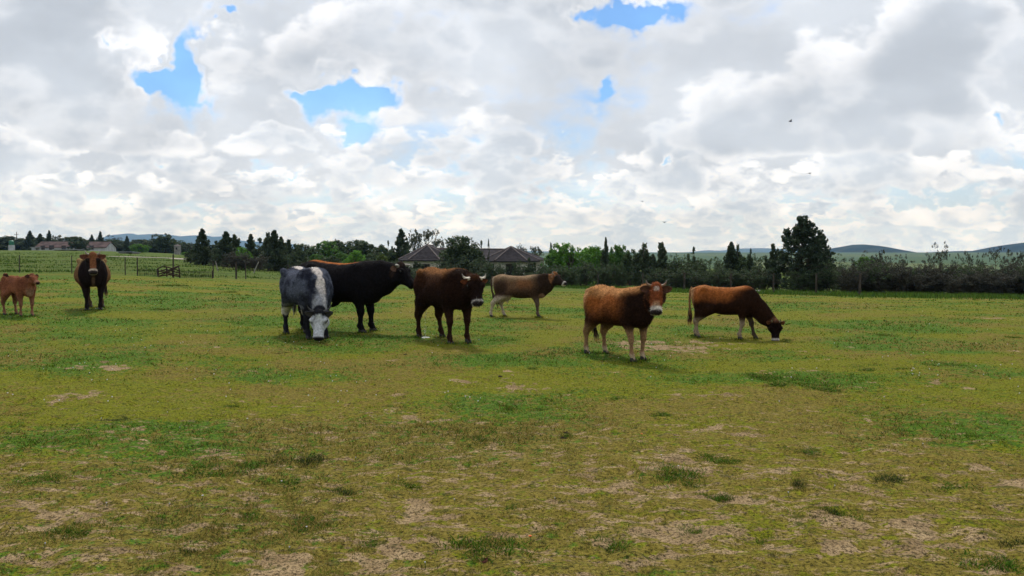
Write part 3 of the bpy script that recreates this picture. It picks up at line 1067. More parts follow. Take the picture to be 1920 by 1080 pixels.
def coat_bull(V, hm, hl):
    n = noise3(V, 9, 5)
    c = np.tile((.0085, .0075, .0085), (len(V), 1))
    top = cubic(V[:, 0], [q[0] for q in BULL], [q[1] for q in BULL])
    st = sstep(V[:, 2] - top + .05 * (n - .5), -.024, -.006) * (1 - sstep(V[:, 0], .22, .34)) * sstep(V[:, 0], -.54, -.42)
    c = lerp_to(c, (.36, .115, .028), st)
    c = lerp_to(c, (.05, .028, .018), hm * sstep(hl[:, 0], -.05, .0) * (1 - sstep(hl[:, 0], .05, .09)) * .5)
    return lerp_to(c, (.10, .075, .07), sstep(hl[:, 0], .375, .40) * hm)


def coat_roan(V, hm, hl):
    n = noise3(V, 7, 13); s = noise3(V, 38, 17)
    c = lerp((.018, .020, .032), (.080, .090, .120), sstep(n + .5 * (s - .5), .36, .66))
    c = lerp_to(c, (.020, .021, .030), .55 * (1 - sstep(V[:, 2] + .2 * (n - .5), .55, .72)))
    stripe = sstep(V[:, 2] + .08 * (n - .5), .88, .95) * (1 - sstep(np.abs(V[:, 1]) + .14 * (n - .5) + .06 * (s - .5), .045, .075))
    neckst = sstep(V[:, 0], .30, .42) * (1 - sstep(np.abs(V[:, 1]) + .12 * (n - .5) + .05 * (s - .5), .03, .06)) * sstep(V[:, 2] - (1.0 - (V[:, 0] - .3) * 1.15), -.16, -.06) * (1 - hm)
    c = lerp_to(c, (.62, .55, .50), np.clip(stripe + neckst, 0, 1))
    c = lerp_to(c, (.36, .37, .39), sstep(V[:, 0] + .15 * (s - .5), .60, .72) * (1 - hm) * .75)
    c = lerp_to(c, (.45, .45, .44), sstep(-V[:, 0], .58, .64) * .6)
    c = lerp_to(c, (.33, .34, .36), (1 - sstep(V[:, 2], .44, .49)) * sstep(V[:, 2], .36, .44) * (np.abs(V[:, 0]) < .4) * .6)
    leg = (1 - sstep(V[:, 2] + .1 * (n - .5), .40, .50)) * (1 - sstep(V[:, 0], .50, .58))
    c = lerp_to(c, (.016, .016, .020), leg * .95)
    band = sstep(V[:, 2] + .10 * (s - .5), .27, .31) * (1 - sstep(V[:, 2] + .10 * (n - .5), .40, .44)) * sstep(-V[:, 0], .2, .3)
    c = lerp_to(c, (.48, .45, .40), band)
    face = lerp((.22, .23, .25), (.52, .53, .56), sstep(s + .9 * (hl[:, 0] - .10), .32, .60))
    c = c * (1 - hm[:, None]) + face * hm[:, None]
    c = lerp_to(c, (.017, .017, .020), hm * (1 - sstep(hl[:, 0] + .10 * (s - .5), .035, .075)))
    c = lerp_to(c, (.03, .03, .034), hm * (1 - sstep(np.linalg.norm(hl - np.array((.13, 0, .01)) * 1.0 - np.stack([hl[:, 0] * 0, np.sign(hl[:, 1]) * .098, hl[:, 0] * 0], -1), axis=1), .022, .04)))
    c = lerp_to(c, (.014, .014, .017), 1 - sstep(np.linalg.norm((hl - np.array((-.005, 0, .0))) / np.array((.9, 1.5, 1.0)), axis=1) + .06 * (s - .5), .060, .085))
    return lerp_to(c, (.020, .017, .017), hm * sstep(hl[:, 0], .335, .355))


def coat_dark(V, hm, hl):
    n = noise3(V, 6, 23)
    c = np.tile((.018, .0085, .0055), (len(V), 1))
    back = sstep(V[:, 2] + .18 * (n - .5), .86, .98) * (1 - sstep(V[:, 0], .30, .42)) * sstep(V[:, 0] + .15 * (n - .5), -.58, -.45)
    c = lerp_to(c, (.24, .105, .038), back)
    c = lerp_to(c, (.05, .02, .009), sstep(V[:, 2] + .4 * (n - .5), .70, .85) * (1 - back) * .7 * (1 - sstep(V[:, 0], .2, .4)))
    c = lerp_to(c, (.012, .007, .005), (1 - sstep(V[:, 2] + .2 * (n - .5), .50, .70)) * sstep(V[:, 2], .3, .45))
    c = lerp_to(c, (.034, .016, .010), leg_mask(V) * .7)
    c = lerp_to(c, (.015, .008, .006), hm)
    c = lerp_to(c, (.05, .020, .010), hm * (1 - sstep(hl[:, 0], .03, .09)))
    return muzzle(c, hl, hm, (.42, .38, .34), a=.33, b=.355, nose_at=.37)


def coat_fawn(V, hm, hl):
    n = noise3(V, 4.5, 33)
    c = np.tile((.15, .082, .042), (len(V), 1))
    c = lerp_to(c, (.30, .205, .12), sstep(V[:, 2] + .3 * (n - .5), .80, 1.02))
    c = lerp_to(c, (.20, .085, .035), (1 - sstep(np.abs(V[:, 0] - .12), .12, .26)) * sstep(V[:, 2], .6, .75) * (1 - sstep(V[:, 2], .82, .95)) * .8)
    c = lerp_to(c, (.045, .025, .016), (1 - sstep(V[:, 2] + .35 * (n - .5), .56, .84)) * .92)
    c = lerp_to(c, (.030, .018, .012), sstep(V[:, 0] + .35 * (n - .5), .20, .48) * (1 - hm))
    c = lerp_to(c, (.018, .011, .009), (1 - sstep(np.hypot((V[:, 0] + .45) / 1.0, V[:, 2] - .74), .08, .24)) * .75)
    c = lerp_to(c, (.36, .27, .20), (1 - sstep(V[:, 2] + .08 * (n - .5), .47, .55)) * (1 - sstep(np.abs(V[:, 0] + .36), .14, .24)))
    leg = 1 - sstep(V[:, 2] + .08 * (n - .5), .40, .54)
    c = lerp_to(c, (.40, .33, .24), leg * sstep(-V[:, 0], .22, .34))
    c = lerp_to(c, (.10, .068, .05), leg * sstep(V[:, 0], .2, .3))
    c = lerp_to(c, (.42, .34, .25), leg * sstep(V[:, 0], .2, .3) * (1 - sstep(V[:, 0], .335, .36)) * (1 - sstep(V[:, 2], .30, .40)))
    c = lerp_to(c, (.42, .33, .24), sstep(-V[:, 0], .60, .65) * .7)
    c = lerp_to(c, (.26, .15, .10), (1 - sstep(np.hypot(V[:, 0] - .50, V[:, 2] - .50), .05, .09)) * .8)
    c = lerp_to(c, (.026, .018, .015), hm)
    c = lerp_to(c, (.24, .105, .045), hm * (1 - sstep(hl[:, 0], .05, .13)))
    return muzzle(c, hl, hm, (.55, .50, .45), a=.335, b=.35, nose_at=.385)


def coat_chestnut(V, hm, hl):
    n = noise3(V, 5.5, 43)
    c = np.tile((.022, .010, .006), (len(V), 1))
    up = sstep(V[:, 2] + .40 * (n - .5) - .10 * sstep(V[:, 0], .0, .3), .62, .86) * (1 - sstep(V[:, 0] + .35 * (n - .5) - .25 * sstep(V[:, 2], .88, 1.0), .06, .42))
    c = lerp_to(c, (.28, .088, .022), up)
    c = lerp_to(c, (.36, .145, .05), sstep(V[:, 2] + .1 * (n - .5), .93, 1.0) * (1 - sstep(V[:, 0], .25, .4)))
    c = lerp_to(c, (.38, .22, .11), sstep(-V[:, 0], .56, .63) * .8)
    leg = (1 - sstep(V[:, 2] + .06 * (n - .5), .32, .43)) * (1 - sstep(V[:, 0], .54, .60))
    c = lerp_to(c, (.27, .205, .14), leg)
    c = lerp_to(c, (.03, .02, .016), leg * sstep(V[:, 0], .378, .395) * .8)
    c = lerp_to(c, (.012, .007, .006), hm)
    c = lerp_to(c, (.09, .04, .02), hm * (1 - sstep(hl[:, 0], .0, .05)))
    return muzzle(c, hl, hm, (.50, .45, .40), a=.325, b=.345, nose_at=.38)


def coat_brown_mask(V, hm, hl):
    n = noise3(V, 5, 53)
    c = np.tile((.155, .078, .034), (len(V), 1))
    c = lerp_to(c, (.26, .165, .075), sstep(V[:, 2] + .2 * (n - .5), .76, .95))
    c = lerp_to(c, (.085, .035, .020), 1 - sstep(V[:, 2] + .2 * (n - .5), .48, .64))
    c = lerp_to(c, (.013, .009, .009), sstep(V[:, 0] + .15 * (n - .5), .33, .42) * (1 - hm))
    c = lerp_to(c, (.014, .010, .009), leg_mask(V) * sstep(V[:, 0], .1, .25))
    c = lerp_to(c, (.07, .045, .03), leg_mask(V) * sstep(-V[:, 0], .2, .3))
    c = lerp_to(c, (.12, .075, .05), (1 - sstep(np.abs(V[:, 1]) + .04 * (n - .5), .012, .035)) * (V[:, 0] > .4) * (1 - sstep(V[:, 2], .62, .7)) * .8)
    c = lerp_to(c, (.022, .014, .012), hm)
    c = lerp_to(c, (.19, .075, .035), hm * sstep(hl[:, 2], -.085, -.045))
    mask = hm * sstep(np.abs(hl[:, 1]), .042, .058) * sstep(hl[:, 0], .075, .11) * (1 - sstep(hl[:, 0], .29, .33))
    c = lerp_to(c, (.016, .012, .012), mask)
    return muzzle(c, hl, hm, (.50, .42, .33), a=.305, b=.33, nose_at=.36)


def coat_calf(V, hm, hl):
    n = noise3(V, 6, 63)
    c = lerp((.16, .058, .030), (.26, .098, .050), sstep(n, .3, .7))
    c = lerp_to(c, (.28, .15, .10), (1 - sstep(V[:, 2], .05, .12)))
    c = lerp_to(c, (.22, .11, .07), leg_mask(V) * .6)
    c = lerp_to(c, (.30, .19, .13), sstep(V[:, 0], .50, .58) * (1 - sstep(V[:, 2], .6, .75)) * (1 - hm) * .7)
    c = lerp_to(c, (.10, .05, .035), hm * (1 - sstep(hl[:, 0], .04, .10)) * .6)
    c = lerp_to(c, (.26, .13, .08), hm * sstep(hl[:, 0], .25, .32))
    return lerp_to(c, (.022, .016, .015), hm * sstep(hl[:, 0], .36, .38))


def stand(px, py):
    g = gp(px, py)
    return (g.x, g.y, g.z)


def yaw_of(deg):
    """0 = facing right in the picture, -90 = facing the camera"""
    return math.radians(deg)


def cam_dir(loc, drop):
    """direction from the animal to the camera with the face dropped by drop degrees"""
    d = Vector((-loc[0], -loc[1], 0)).normalized()
    k = math.radians(drop)
    return (d.x * math.cos(k), d.y * math.cos(k), -math.sin(k))


HORN_UP = dict(pts=[(.03, .055, .02), (.015, .115, .04), (-.01, .15, .085), (-.03, .155, .14)], r=.026, c0=(.30, .20, .12), c1=(.09, .06, .045))

# young reddish heifer turned to the camera
loc = stand(1162, 669); yw = yaw_of(-58)
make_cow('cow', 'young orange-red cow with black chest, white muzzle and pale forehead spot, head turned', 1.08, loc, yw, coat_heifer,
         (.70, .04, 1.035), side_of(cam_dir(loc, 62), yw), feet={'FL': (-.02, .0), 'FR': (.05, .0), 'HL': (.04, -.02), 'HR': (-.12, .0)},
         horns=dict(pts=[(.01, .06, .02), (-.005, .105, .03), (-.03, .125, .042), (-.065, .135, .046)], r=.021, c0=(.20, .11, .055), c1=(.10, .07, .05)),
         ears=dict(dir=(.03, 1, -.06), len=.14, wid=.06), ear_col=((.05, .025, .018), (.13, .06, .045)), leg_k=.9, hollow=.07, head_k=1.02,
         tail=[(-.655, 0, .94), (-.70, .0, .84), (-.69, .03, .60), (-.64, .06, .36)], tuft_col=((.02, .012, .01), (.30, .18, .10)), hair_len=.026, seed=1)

# black bull with an orange line along the back
loc = stand(635, 624); loc = (loc[0], loc[1] + .35, ground_at(loc[0], loc[1] + .35)); yw = yaw_of(-17)
BULL = [(-.70, .88, .72, .07), (-.65, .96, .58, .13), (-.55, 1.01, .50, .20), (-.43, 1.03, .46, .235), (-.30, 1.01, .44, .255),
        (-.15, .99, .415, .28), (0, .98, .40, .29), (.14, .985, .40, .28), (.28, 1.0, .39, .255), (.42, .985, .375, .225), (.54, .955, .40, .18), (.64, .88, .55, .09)]


def bull_extra(f):
    f.cap((.42, 0, .82), (.74, 0, .85), .155, .12, .08, .85)
    f.cap((.50, 0, .66), (.80, 0, .78), .17, .11, .08, .85)
    f.cap((-.10, 0, .41), (-.16, 0, .36), .05, .025, .05)


make_cow('bull', 'massive black bull with an orange line along its back, head stretched forward', 1.40, loc, yw, coat_bull,
         (.91, -.02, .945), (math.cos(math.radians(-38)), -.12, math.sin(math.radians(-38))), category='bull', torso=BULL, leg_k=1.18, neck_k=1.25, head_k=1.0, hollow=.0,
         feet={'FL': (.05, 0), 'FR': (.0, 0), 'HL': (-.02, 0), 'HR': (-.06, 0)},
         horns=dict(pts=[(.03, .06, .015), (.02, .105, .03), (.04, .14, .05), (.075, .15, .075)], r=.030, c0=(.26, .24, .19), c1=(.22, .20, .16)),
         ears=dict(dir=(-.25, 1, -.35), len=.12), ear_col=((.03, .02, .016), (.13, .075, .055)), extra=bull_extra, hair_len=.014, jaw=.006, seed=2)

# grey roan cow grazing with her face to the camera
loc = stand(577, 630); yw = yaw_of(-57)
make_cow('cow', 'blue-grey roan cow with white back stripe and speckled white face, grazing', 1.30, loc, yw, coat_roan,
         (.79, -.10, .405), side_of((.03, -.36, -1.0), yw), width_k=1.22, feet={'FL': (.0, .02), 'FR': (.03, .0), 'HL': (.03, 0), 'HR': (.02, -.05)},
         ears=dict(dir=(-.05, 1, .05), len=.125, base=(.02, .08, .0)), ear_col=((.04, .042, .05), (.06, .055, .055)),
         horns=dict(pts=[(-.005, .06, .0), (-.03, .11, -.005), (-.07, .15, .0), (-.10, .16, .02)], r=.018, c0=(.03, .03, .03), c1=(.015, .015, .015)),
         leg_k=1.05, hollow=.06, tuft_col=(.2, .2, .2), hair_len=.016, seed=3)

# dark brown horned cow looking at the camera
loc = stand(836, 637); yw = yaw_of(-57)
make_cow('cow', 'dark brown cow with cream horns and white muzzle, brown fringe of hair on its back', 1.30, loc, yw, coat_dark,
         (.74, .03, .885), side_of(tuple(Vector(cam_dir(loc, 58)) + Vector((.16, 0, 0))), yw),
         horns=dict(pts=[(.02, .06, .02), (.015, .115, .012), (-.01, .15, .02), (-.05, .165, .025)], r=.027, c0=(.62, .54, .42), c1=(.10, .08, .06)),
         ears=dict(dir=(.05, 1, -.25), face=(.9, .1, .2)), ear_col=((.035, .017, .012), (.22, .075, .045)), feet={'FL': (.03, 0), 'FR': (-.02, 0), 'HL': (.10, .02), 'HR': (-.08, -.01)},
         tail=[(-.655, 0, .94), (-.71, -.03, .83), (-.74, -.07, .64), (-.72, -.06, .44)], tuft_col=((.02, .012, .01), (.36, .17, .05)), hair_len=.026, hollow=.06, width_k=1.05, seed=4)

# fawn and brown cow in profile farther off
loc = stand(977, 595); yw = yaw_of(-8)
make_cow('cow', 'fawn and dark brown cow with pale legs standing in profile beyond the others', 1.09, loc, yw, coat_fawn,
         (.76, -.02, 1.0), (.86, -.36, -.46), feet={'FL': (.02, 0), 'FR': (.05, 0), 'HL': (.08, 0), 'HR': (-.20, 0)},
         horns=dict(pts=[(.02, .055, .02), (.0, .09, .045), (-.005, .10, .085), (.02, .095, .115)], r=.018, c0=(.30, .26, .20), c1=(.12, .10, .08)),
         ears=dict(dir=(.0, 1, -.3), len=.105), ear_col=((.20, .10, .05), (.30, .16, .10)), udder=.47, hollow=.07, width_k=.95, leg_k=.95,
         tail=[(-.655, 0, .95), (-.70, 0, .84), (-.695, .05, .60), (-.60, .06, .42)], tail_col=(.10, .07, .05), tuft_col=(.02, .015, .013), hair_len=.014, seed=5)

# chestnut cow grazing in profile
loc = stand(1362, 634); yw = yaw_of(-27)
make_cow('cow', 'chestnut-backed cow with dark forequarters and cream lower legs, grazing in profile', .99, loc, yw, coat_chestnut,
         (.90, -.03, .36), (.04, -.16, -1.0), feet={'FL': (.14, 0), 'FR': (-.10, 0), 'HL': (-.12, 0), 'HR': (-.02, 0)},
         horns=dict(pts=[(.02, .05, .02), (-.005, .075, .05), (-.01, .07, .10), (-.045, .06, .145)], r=.020, c0=(.34, .27, .18), c1=(.07, .06, .05)),
         ears=dict(dir=(-.3, .9, .2), len=.10), ear_col=((.07, .03, .018), (.18, .08, .05)), hollow=.06, neck_k=1.12,
         tail=[(-.655, 0, .95), (-.70, -.01, .86), (-.705, -.03, .62), (-.69, -.04, .42)], tail_col=(.25, .13, .06), tuft_col=((.03, .016, .012), (.30, .09, .03)), hair_len=.016, seed=6)

# brown cow facing the camera near the calf
loc = stand(175, 579); yw = yaw_of(-58)
fwd = Vector((-loc[0], -loc[1], 0)).normalized(); yw = math.atan2(fwd.y, fwd.x) + math.radians(1)
make_cow('cow', 'brown cow with dark chest and dark eye patches standing head-on beside the calf', 1.34, loc, yw, coat_brown_mask,
         (.74, .0, 1.06), side_of(cam_dir(loc, 60), yw), width_k=1.2, feet={'FL': (0, -.01), 'FR': (.0, .01), 'HL': (.10, .04), 'HR': (.05, .08)},
         horns=dict(pts=[(.01, .065, .02), (-.005, .10, .03), (-.03, .118, .04), (-.065, .118, .035)], r=.022, c0=(.22, .17, .13), c1=(.12, .10, .09)),
         ears=dict(dir=(.0, 1, -.05), len=.15, wid=.064), ear_col=((.14, .07, .035), (.16, .06, .045), (.30, .20, .12)), leg_k=1.05, hollow=.03, hair_len=.014,
         tail=[(-.655, 0, .94), (-.70, .06, .80), (-.66, .20, .58), (-.62, .235, .40)], tuft_col=((.02, .014, .012), (.30, .16, .08)), seed=7)

# red-brown calf
loc = stand(37, 592); yw = yaw_of(-30)
CALF = [(-.56, .90, .74, .06), (-.52, .955, .64, .11), (-.44, .985, .57, .155), (-.34, .99, .55, .17), (-.22, .975, .535, .18),
        (-.10, .965, .52, .19), (.02, .96, .51, .19), (.14, .965, .50, .18), (.26, .975, .49, .165), (.36, .965, .485, .15), (.44, .93, .51, .12), (.51, .83, .60, .06)]


def calf_coat(V, hm, hl):
    return coat_calf(V, hm, hl)


calf = make_cow('calf', 'small red-brown calf with its tail curled over its rump', .95, loc, yw, calf_coat,
         (.64, .0, 1.0), side_of((.86, -.42, -.45), yw), category='calf', torso=CALF, leg_k=.95, head_k=.84, hollow=.02, width_k=.9, neck_k=.95,
         feet={'FL': (.02, 0), 'FR': (-.06, 0), 'HL': (.08, 0), 'HR': (-.01, 0)}, ears=dict(dir=(-.05, 1, .02), len=.145, wid=.058), ear_col=((.10, .038, .022), (.07, .03, .025)),
         tail=[(-.53, 0, .93), (-.66, -.02, .93), (-.70, -.03, .99), (-.60, -.06, 1.03), (-.44, -.07, 1.03)], tuft_col=(.05, .02, .015), hair_len=.016, seed=8)

calf.scale = (.90, .95, 1.0)

# ------------------------------------------------------------------ trees and shrubs
def hsv_leaf(rng, base, n, var=0.35):
    f = rng.uniform(1 - var, 1 + var, n)[:, None]
    hue = rng.normal(0, .10, n)[:, None] * np.array((1.0, .15, -.2))
    return np.clip(np.array(base) * f * (1 + hue), .004, .6)


def leaves(rng, centers, radii, per, size, base, stretch=1.0, droop=0.0, var=.35):
    """leaf sprays (small bent quads) scattered round clump centres"""
    n = len(centers) * per
    c = np.repeat(centers, per, 0); r = np.repeat(radii, per)
    d = rng.normal(0, 1, (n, 3)); d /= np.linalg.norm(d, axis=1)[:, None]
    p = c + d * (r * rng.uniform(.25, 1.0, n) ** .6)[:, None]
    a = rng.normal(0, 1, (n, 3)); a[:, 2] = a[:, 2] * .7 + stretch - droop
    a /= np.linalg.norm(a, axis=1)[:, None]
    b = np.cross(a, rng.normal(0, 1, (n, 3))); b /= np.linalg.norm(b, axis=1)[:, None] + 1e-9
    s = size * rng.uniform(.6, 1.5, n)[:, None]
    V = np.stack([p - a * s, p + b * s * .42, p + a * s * 1.1, p - b * s * .42], 1).reshape(-1, 3)
    Fq = np.arange(4 * n).reshape(-1, 4)
    clump = np.repeat(rng.uniform(.72, 1.28, len(centers)), per)
    col = hsv_leaf(rng, base, n, var) * clump[:, None]
    return V, Fq, np.repeat(col, 4, 0)


LEAF = attr_material('foliage', rough=0.6, spec=0.2, noise=0.0, trans=0.35)
BARK = material('bark', (0.085, 0.068, 0.052), 0.9, 0.1, 0.45, 6.0, 0.6, 14.0)
BARK_PALE = material('pale_bark', (0.26, 0.23, 0.19), 0.9, 0.1, 0.35, 5.0, 0.4, 12.0)


def limbs(rng, mb, base, tip, r0, n=4, bend=.06):
    pts = []
    for i in range(n + 1):
        t = i / n
        p = base * (1 - t) + tip * t
        if 0 < i < n: p = p + rng.normal(0, bend, 3) * np.array((1, 1, .4))
        pts.append(p)
    mb.tube(pts, list(r0 * (1 - .8 * np.linspace(0, 1, n + 1))), 6)
    return pts


def proto_tree(kind, seed):
    """meshes (trunk, crown) of a tree of height 1 and crown half width about .5"""
    rng = np.random.default_rng(seed)
    mb = MB()
    C, R = [], []
    if kind == 'conifer':
        limbs(rng, mb, np.array((0, 0, -.03)), np.array((rng.normal(0, .02), 0, .97)), .030, 7, .012)
        k = 0
        while k < 230:
            t = rng.uniform(.02, 1.0) ** .95
            half = .50 * (1 - t) ** 1.0 * (1 - .25 * (t < .08)) + .015
            a = rng.uniform(0, 2 * math.pi)
            q = rng.uniform(.35, 1.0)
            lob = .75 + .35 * math.sin(3 * a + 11 * t + seed)
            C.append((math.cos(a) * half * q * lob, math.sin(a) * half * q * lob, t + .04 * q)); R.append(.030 + .045 * (1 - t)); k += 1
        for t in (.93, .97, 1.0, .86): C.append((rng.normal(0, .02), rng.normal(0, .02), t)); R.append(.018)
        base, per, size, st = (.042, .060, .032), 34, .026, 1.1
    elif kind == 'shaggy':
        # narrow cypress-like tree with several loose upright leaders
        limbs(rng, mb, np.array((0, 0, -.03)), np.array((0, 0, .9)), .03, 6, .015)
        tops = [(0, 0, 1.0)] + [(rng.uniform(-.28, .28), rng.uniform(-.2, .2), rng.uniform(.62, .9)) for _ in range(4)]
        for tx, ty, tz in tops:
            limbs(rng, mb, np.array((0, 0, .25)), np.array((tx, ty, tz)), .014, 4, .02)
            for _ in range(40):
                t = rng.uniform(.15, 1.0)
                w = .24 * (1 - t) ** .8 + .025
                a = rng.uniform(0, 6.28); q = rng.uniform(.2, 1)
                C.append((tx * t + math.cos(a) * w * q, ty * t + math.sin(a) * w * q, tz * t)); R.append(.05)
        base, per, size, st = (.048, .067, .034), 26, .027, 1.3
    elif kind == 'round':
        limbs(rng, mb, np.array((0, 0, -.03)), np.array((0, 0, .55)), .045, 4, .02)
        for _ in range(9):
            a = rng.uniform(0, 6.28); e = rng.uniform(.45, .9)
            tip = np.array((math.cos(a) * rng.uniform(.12, .40), math.sin(a) * rng.uniform(.12, .4), e))
            limbs(rng, mb, np.array((0, 0, rng.uniform(.2, .5))), tip, .018, 4, .025)
        lobes = [(rng.uniform(-.28, .28), rng.uniform(-.28, .28), rng.uniform(.38, .80), rng.uniform(.16, .24)) for _ in range(11)]
        lobes += [(.25, .12, .16, .18), (-.25, -.1, .16, .18), (0, -.26, .16, .18), (0, 0, .62, .30), (.05, 0, .82, .16), (-.15, .1, .3, .2), (.18, -.1, .28, .2)]
        for lx, ly, lz, lr in lobes:
            for _ in range(15):
                d = rng.normal(0, 1, 3); d /= np.linalg.norm(d)
                C.append((lx + d[0] * lr, ly + d[1] * lr, max(lz + d[2] * lr * .8, .06))); R.append(.06)
        base, per, size, st = (.042, .064, .028), 28, .027, .3
    elif kind == 'gum':
        limbs(rng, mb, np.array((0, 0, -.03)), np.array((.02, 0, .62)), .030, 6, .02)
        for _ in range(11):
            a = rng.uniform(0, 6.28); rr = rng.uniform(.12, .42); e = rng.uniform(.55, .97)
            tip = np.array((math.cos(a) * rr, math.sin(a) * rr, e))
            limbs(rng, mb, np.array((0, 0, rng.uniform(.30, .58))), tip, .014, 5, .03)
            for _ in range(11):
                d = rng.normal(0, .075, 3)
                C.append((tip[0] + d[0], tip[1] + d[1], tip[2] + d[2] * .7)); R.append(.04)
        base, per, size, st = (.045, .055, .034), 20, .020, -.3
    elif kind == 'scrub':
        # dark multi-stemmed scrub, twiggy, see-through at the foot
        for _ in range(8):
            a = rng.uniform(0, 6.28); rr = rng.uniform(.1, .42)
            foot = np.array((math.cos(a) * rr * .35, math.sin(a) * rr * .35, -.03))
            tip = np.array((math.cos(a) * rr, math.sin(a) * rr, rng.uniform(.6, 1.0)))
            pts = limbs(rng, mb, foot, tip, .020, 6, .035)
            for p in pts[2:]:
                for _ in range(4):
                    t2 = p + rng.normal(0, .13, 3) + np.array((0, 0, .06))
                    limbs(rng, mb, p, t2, .007, 3, .02)
                    for _ in range(3):
                        C.append(tuple(t2 + rng.normal(0, .05, 3))); R.append(.05)
        base, per, size, st = (.030, .034, .025), 22, .019, .2
    elif kind == 'bigtree':
        limbs(rng, mb, np.array((0, 0, -.03)), np.array((.0, 0, .93)), .035, 8, .012)
        def half_at(t):
            return np.interp(t, [0, .08, .3, .5, .7, .85, .95, 1.0], [.38, .46, .42, .36, .26, .17, .09, .03])
        for _ in range(300):
            t = rng.uniform(0, .93); a = rng.uniform(0, 6.28); q = rng.uniform(.2, .75)
            C.append((math.cos(a) * half_at(t) * q, math.sin(a) * half_at(t) * q, t)); R.append(.04)
        for _ in range(95):
            t = rng.uniform(.03, 1.0); a = rng.uniform(0, 6.28); q = rng.uniform(.72, 1.12)
            tip = np.array((math.cos(a) * half_at(t) * q - .05 * t, math.sin(a) * half_at(t) * q, t + .02))
            limbs(rng, mb, np.array((0, 0, max(t - .1, .02))), tip, .006, 3, .01)
            for _ in range(6):
                C.append(tuple(tip * np.array((.92, .92, 1)) + rng.normal(0, .026, 3))); R.append(.024)
        base, per, size, st = (.036, .054, .030), 26, .017, .4
    elif kind == 'cypress':
        limbs(rng, mb, np.array((0, 0, -.02)), np.array((0, 0, .95)), .03, 4, .004)
        for _ in range(90):
            t = rng.uniform(.02, 1); w = .42 * (1 - t) ** .6; a = rng.uniform(0, 6.28)
            C.append((math.cos(a) * w, math.sin(a) * w, t)); R.append(.05)
        base, per, size, st = (.024, .036, .020), 14, .03, 1.5
    elif kind == 'snag':
        # thin bare stem with a ragged little crown at the top
        limbs(rng, mb, np.array((0, 0, -.03)), np.array((.03, 0, .80)), .016, 7, .02)
        for _ in range(9):
            a = rng.uniform(0, 6.28); rr = rng.uniform(.1, .45)
            tip = np.array((math.cos(a) * rr, math.sin(a) * rr, rng.uniform(.66, 1.0)))
            limbs(rng, mb, np.array((.02, 0, rng.uniform(.52, .78))), tip, .008, 4, .03)
            for _ in range(6):
                C.append(tuple(tip + rng.normal(0, .06, 3) * np.array((1.3, 1.3, .5)))); R.append(.04)
        base, per, size, st = (.034, .036, .026), 13, .020, .1
    C = np.array(C); R = np.array(R)
    V, Fq, col = leaves(rng, C, R, per, size, tuple(1.28 * b_ for b_ in base), st, var=.45)
    crown = np_mesh('crown', V, Fq, False, col)
    crown.materials.append(LEAF)
    tm = bpy.data.meshes.new('trunk')
    tm.from_pydata(mb.v, [], mb.f)
    tm.polygons.foreach_set('use_smooth', np.ones(len(tm.polygons), bool))
    tm.update()
    tm.materials.append(BARK)
    return tm, crown


PROTO = {}
for kind, cnt in (('conifer', 4), ('shaggy', 3), ('round', 4), ('gum', 3), ('scrub', 5), ('bigtree', 1), ('cypress', 1), ('snag', 2)):
    PROTO[kind] = [proto_tree(kind, 100 + 13 * i + len(kind)) for i in range(cnt)]


def tinted(crown, f):
    """the same crown in another leaf colour"""
    me = crown.copy()
    at_ = me.color_attributes['col']
    a = np.zeros(len(me.vertices) * 4, np.float32)
    at_.data.foreach_get('color', a)
    a = a.reshape(-1, 4); a[:, :3] = np.clip(a[:, :3] * np.array(f), .003, .6)
    at_.data.foreach_set('color', a.ravel())
    return me


FRESH = (2.0, 2.9, 0.9)
for kind, f in (('fresh', FRESH), ('olive', (1.7, 1.55, .9)), ('mid', (1.45, 2.0, .95))):
    PROTO[kind] = [(tm, tinted(cr, f)) for tm, cr in PROTO['round']]
PROTO['dusk'] = [(tm, tinted(cr, (1.5, 1.35, 1.35))) for tm, cr in PROTO['scrub']]
PROTO['brush'] = [(tm, tinted(cr, (1.45, 2.0, 1.1))) for tm, cr in PROTO['scrub']]
tcount = [0]
SHAPE = {'conifer': (1.75, .98), 'shaggy': (1.55, 1.0), 'round': (1.3, .97), 'fresh': (1.2, .97), 'mid': (1.3, .97), 'olive': (1.25, .97), 'gum': (1.15, .98),
         'scrub': (1.1, .72), 'dusk': (1.15, .73), 'brush': (1.2, .78), 'bigtree': (1.55, .98), 'cypress': (1.3, 1.0), 'snag': (1.15, .97)}


def tree(name, kind, px, top, width, Y, label, group=None, squash=1.0, rot=None, sink=0.0, cat='tree'):
    """a tree standing at distance Y under pixel column px, as tall as its top row, width in pixels"""
    k = tcount[0]; tcount[0] += 1
    tm, cr = PROTO[kind][k % len(PROTO[kind])]
    p = at(px, top, Y)
    z0 = ground_at(p.x, Y) - sink
    h = p.z - z0
    kw, kh = SHAPE.get(kind, (1.2, 1.0))
    w = width / F_PX * Y * kw
    h *= kh
    root = empty(name, (p.x, Y, z0), rot if rot is not None else (k * 2.399) % 6.283)
    root.scale = (w, w * squash, h)
    tag(root, label, cat, group)
    link('trunk', tm, None, root)
    link('crown', cr, None, root)
    return root


